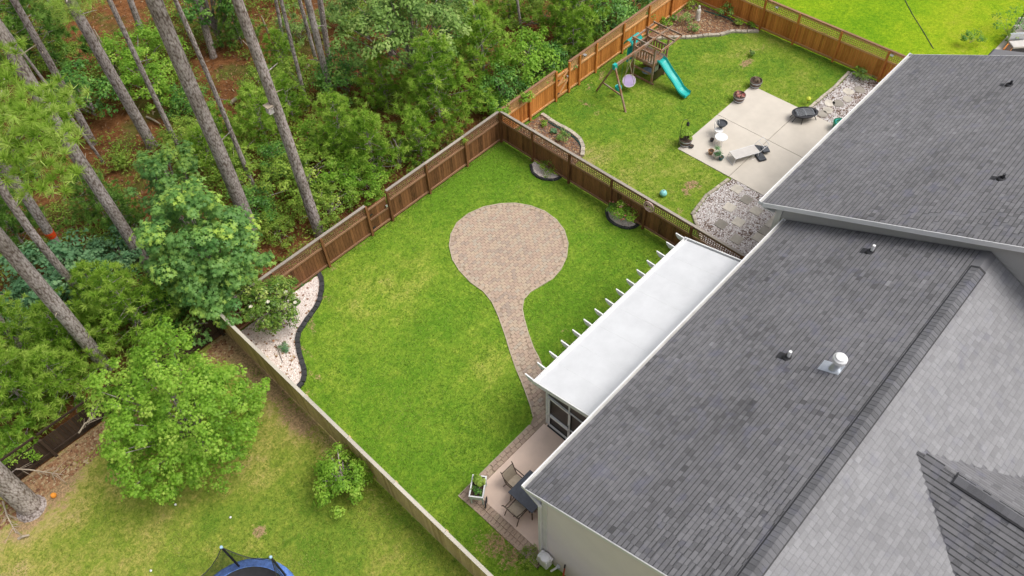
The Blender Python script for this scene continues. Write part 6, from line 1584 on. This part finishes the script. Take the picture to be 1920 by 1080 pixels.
# mark stakes inside the corner bed, path light
for i, (px, py) in enumerate(((473, 640), (543, 710))):
    p = G(px, py); t = thing('fence_brace', ('short dark brace on the plank fence above the bare gravel', 'short dark brace on the plank fence near the lower tip of the gravel bed')[i], 'brace', p); q = MB(); q.beam(p, p+Vector((-.35, .02, .62)), .07, .07); q.build('strut', M['fence_brown'], t); q = MB(); q.cbox(p+Vector((-.36, .02, .64)), .1, .1, .04); q.build('foot', M['steel'], t)
p = G(530, 680); t = thing('path_light', 'thin bent garden stake light lying on the gravel bed', 'garden light', p); q = MB(); q.tube([p+Vector((0, 0, .04)), G(522, 658, .12), G(516, 645, .18)], .012, 5); q.build('stake', M['bronze'], t); q = MB(); q.lathe([(.03, 0), (.06, .04), (.02, .1)], G(513, 640, .12), 8); q.build('lamp_head', M['terra'], t)
# debris on the white roof and gutters
for i, (px, py, z) in enumerate(((1031, 721, 3.05), (1163, 596, 3.06), (1202, 556, 3.06))):
    p = G(px, py, z+.03); t = thing('leaf_debris', ('dark leaf on the white cover near its lower corner', 'tiny dark speck in the middle of the white cover', 'tiny dark speck nearer the far end of the white cover')[i], 'leaf', p); q = MB(); k_ = .07 if i == 0 else .03; q.face([p+Vector((-k_, 0, .0)), p+Vector((0, -k_*.5, .02)), p+Vector((k_, 0, 0)), p+Vector((0, k_*.5, .01))]); q.build('leaf', M['deadwood' if i == 9 else 'black'], t)
# distant patio beside the far field
t = thing('distant_patio', None, None, (44, 6, 0)); struct(t, 'pale paved patio of the distant house at the right edge')
q = MB(); p = G(1925, 75); q.box(p.x-3.2, p.y-4, -.05, p.x+6, p.y+.9, .04); q.build('paving', M['slab'], t)
p = G(1905, 96); t = thing('planter_box', 'orange wooden planter box on the distant patio', 'planter', p); q = MB(); q.beam(G(1884, 100, .2), G(1897, 84, .2), .35, .4); q.build('box', M['fence_orange'], t); q = MB(); q.beam(G(1885, 99, .42), G(1896, 85, .42), .25, .02); q.build('soil', M['soil'], t)
for i, (px, py, R_, lab) in enumerate(((1903, 96, .55, 'white cushioned bench on the distant patio nearest the roof'), (1912, 80, .65, 'cream cushioned sofa on the distant patio'), (1918, 66, .55, 'pale cushioned chair on the distant patio at the right edge'))):
    p = G(px, py); t = thing('outdoor_seat', lab, 'seat', p); q = MB(); q.cbox(p+Vector((0, 0, .42)), R_*1.6, R_, .14, -.75); q.build('cushion', M['cloth'], t, bevel=.04); q = MB(); q.cbox(p+Vector((0, 0, .18)), R_*1.65, R_*1.05, .34, -.75); q.build('frame', M['darkmetal'], t); q = MB(); q.cbox(p+Vector((.28, .28, .62)), R_*1.6, .12, .4, -.75); q.build('backrest', M['cloth' if i else 'steel'], t)
p = G(1897, 68); t = thing('torch', 'black garden torch standing by the distant patio', 'torch', p); q = MB(); q.tube([p, p+Vector((0, 0, 1.5))], .025, 6); q.build('pole', M['darkmetal'], t); q = MB(); q.lathe([(.03, 1.45), (.11, 1.55), (.10, 1.72), (.03, 1.8)], p, 10); q.build('head', M['black'], t)

# ------------------------------------------------------------------ grass blades standing in the lawns
def in_poly(X, Y, pl):
    ins = np.zeros(len(X), bool)
    for i in range(len(pl)):
        ax, ay = pl[i][0], pl[i][1]; bx, by = pl[i-1][0], pl[i-1][1]
        if ay == by: continue
        ins ^= ((ay > Y) != (by > Y)) & (X < (bx-ax)*(Y-ay)/(by-ay)+ax)
    return ins
def blades(name, label, x0, x1, y0, y1, n, holes, mat, seed, edges=0):
    r = np.random.default_rng(seed); X = r.uniform(x0, x1, n); Y = r.uniform(y0, y1, n)
    dn = vnoise(X, Y, 1.6, seed+3); k = r.random(n) < .35+.9*dn; X = X[k]; Y = Y[k]
    if edges:
        m_ = edges; xe = r.uniform(x0, x1, m_); ye = r.uniform(y0, y1, m_); d = np.abs(r.normal(0, .10, m_)); w_ = r.integers(0, 3, m_)
        xe = np.where(w_ == 0, x0+d, np.where(w_ == 1, x1-d, xe)); ye = np.where(w_ == 2, y1-d, ye)
        X = np.concatenate([X, xe]); Y = np.concatenate([Y, ye])
    bad = np.zeros(len(X), bool)
    for h in holes: bad |= in_poly(X, Y, h)
    X = X[~bad]; Y = Y[~bad]; n = len(X); hh = r.uniform(.025, .065, n)
    C_ = np.stack([X, Y, .015+hh*.35], 1); a = r.uniform(0, 6.28, n)
    Nn = np.stack([np.cos(a), np.sin(a), r.uniform(.9, 2.2, n)], 1)
    tn = np.clip(.25+.5*vnoise(X, Y, .8, seed+5)+r.normal(0, .09, n), 0, 1)
    me = leaf_mesh(name, C_, Nn, hh*1.45, tn, mat, False, .35, seed); meta(link(name, me), label, None, None, 'stuff')
M['blade'] = leafmat('grass_blade', (.12, .235, .018), (.21, .33, .035), (.33, .39, .075), .4)
M['blade_dry'] = leafmat('grass_blade_dry', (.15, .24, .024), (.25, .31, .045), (.38, .37, .11), .4)
hs_ = [poly, bedpl, [(5.9, 5.6), (7.5, 5.6), (7.5, 9.5), (5.9, 9.5)], [(6.4, -2), (21, -2), (21, 9.12), (6.4, 9.12)], e2+[Vector((20.3, e2[-1].y)), Vector((20.3, e2[0].y))], e3+[Vector((20.3, e3[-1].y)), Vector((20.3, e3[0].y))]]
blades('grass_blades', 'short grass blades of our back lawn', 4.5, 20.05, 3.0, 20.98, 70000, hs_, M['blade'], 201, 5000)
blades('grass_blades', 'short grass blades of the neighbouring lawn', 20.3, 36.15, 9.0, 20.95, 42000, [b4p, b5p, gr1, gr2, [(25.3, 6), (31.8, 6), (31.8, 14.3), (25.3, 14.3)]], M['blade'], 202, 3000)
circ = lambda q_, R_: [(G(*q_).x+R_*math.cos(k*.52), G(*q_).y+R_*.7*math.sin(k*.52)) for k in range(12)]
blades('grass_blades', 'patchy grass blades of the side lawn', -10, 4.35, 4.0, 20.2, 52000, [circ((85, 925), 1.6), circ((60, 975), 1.2), circ((440, 660), 1.0), circ((500, 730), .9), circ((560, 800), .6), circ((486, 996), .3)], M['blade_dry'], 203, 0)
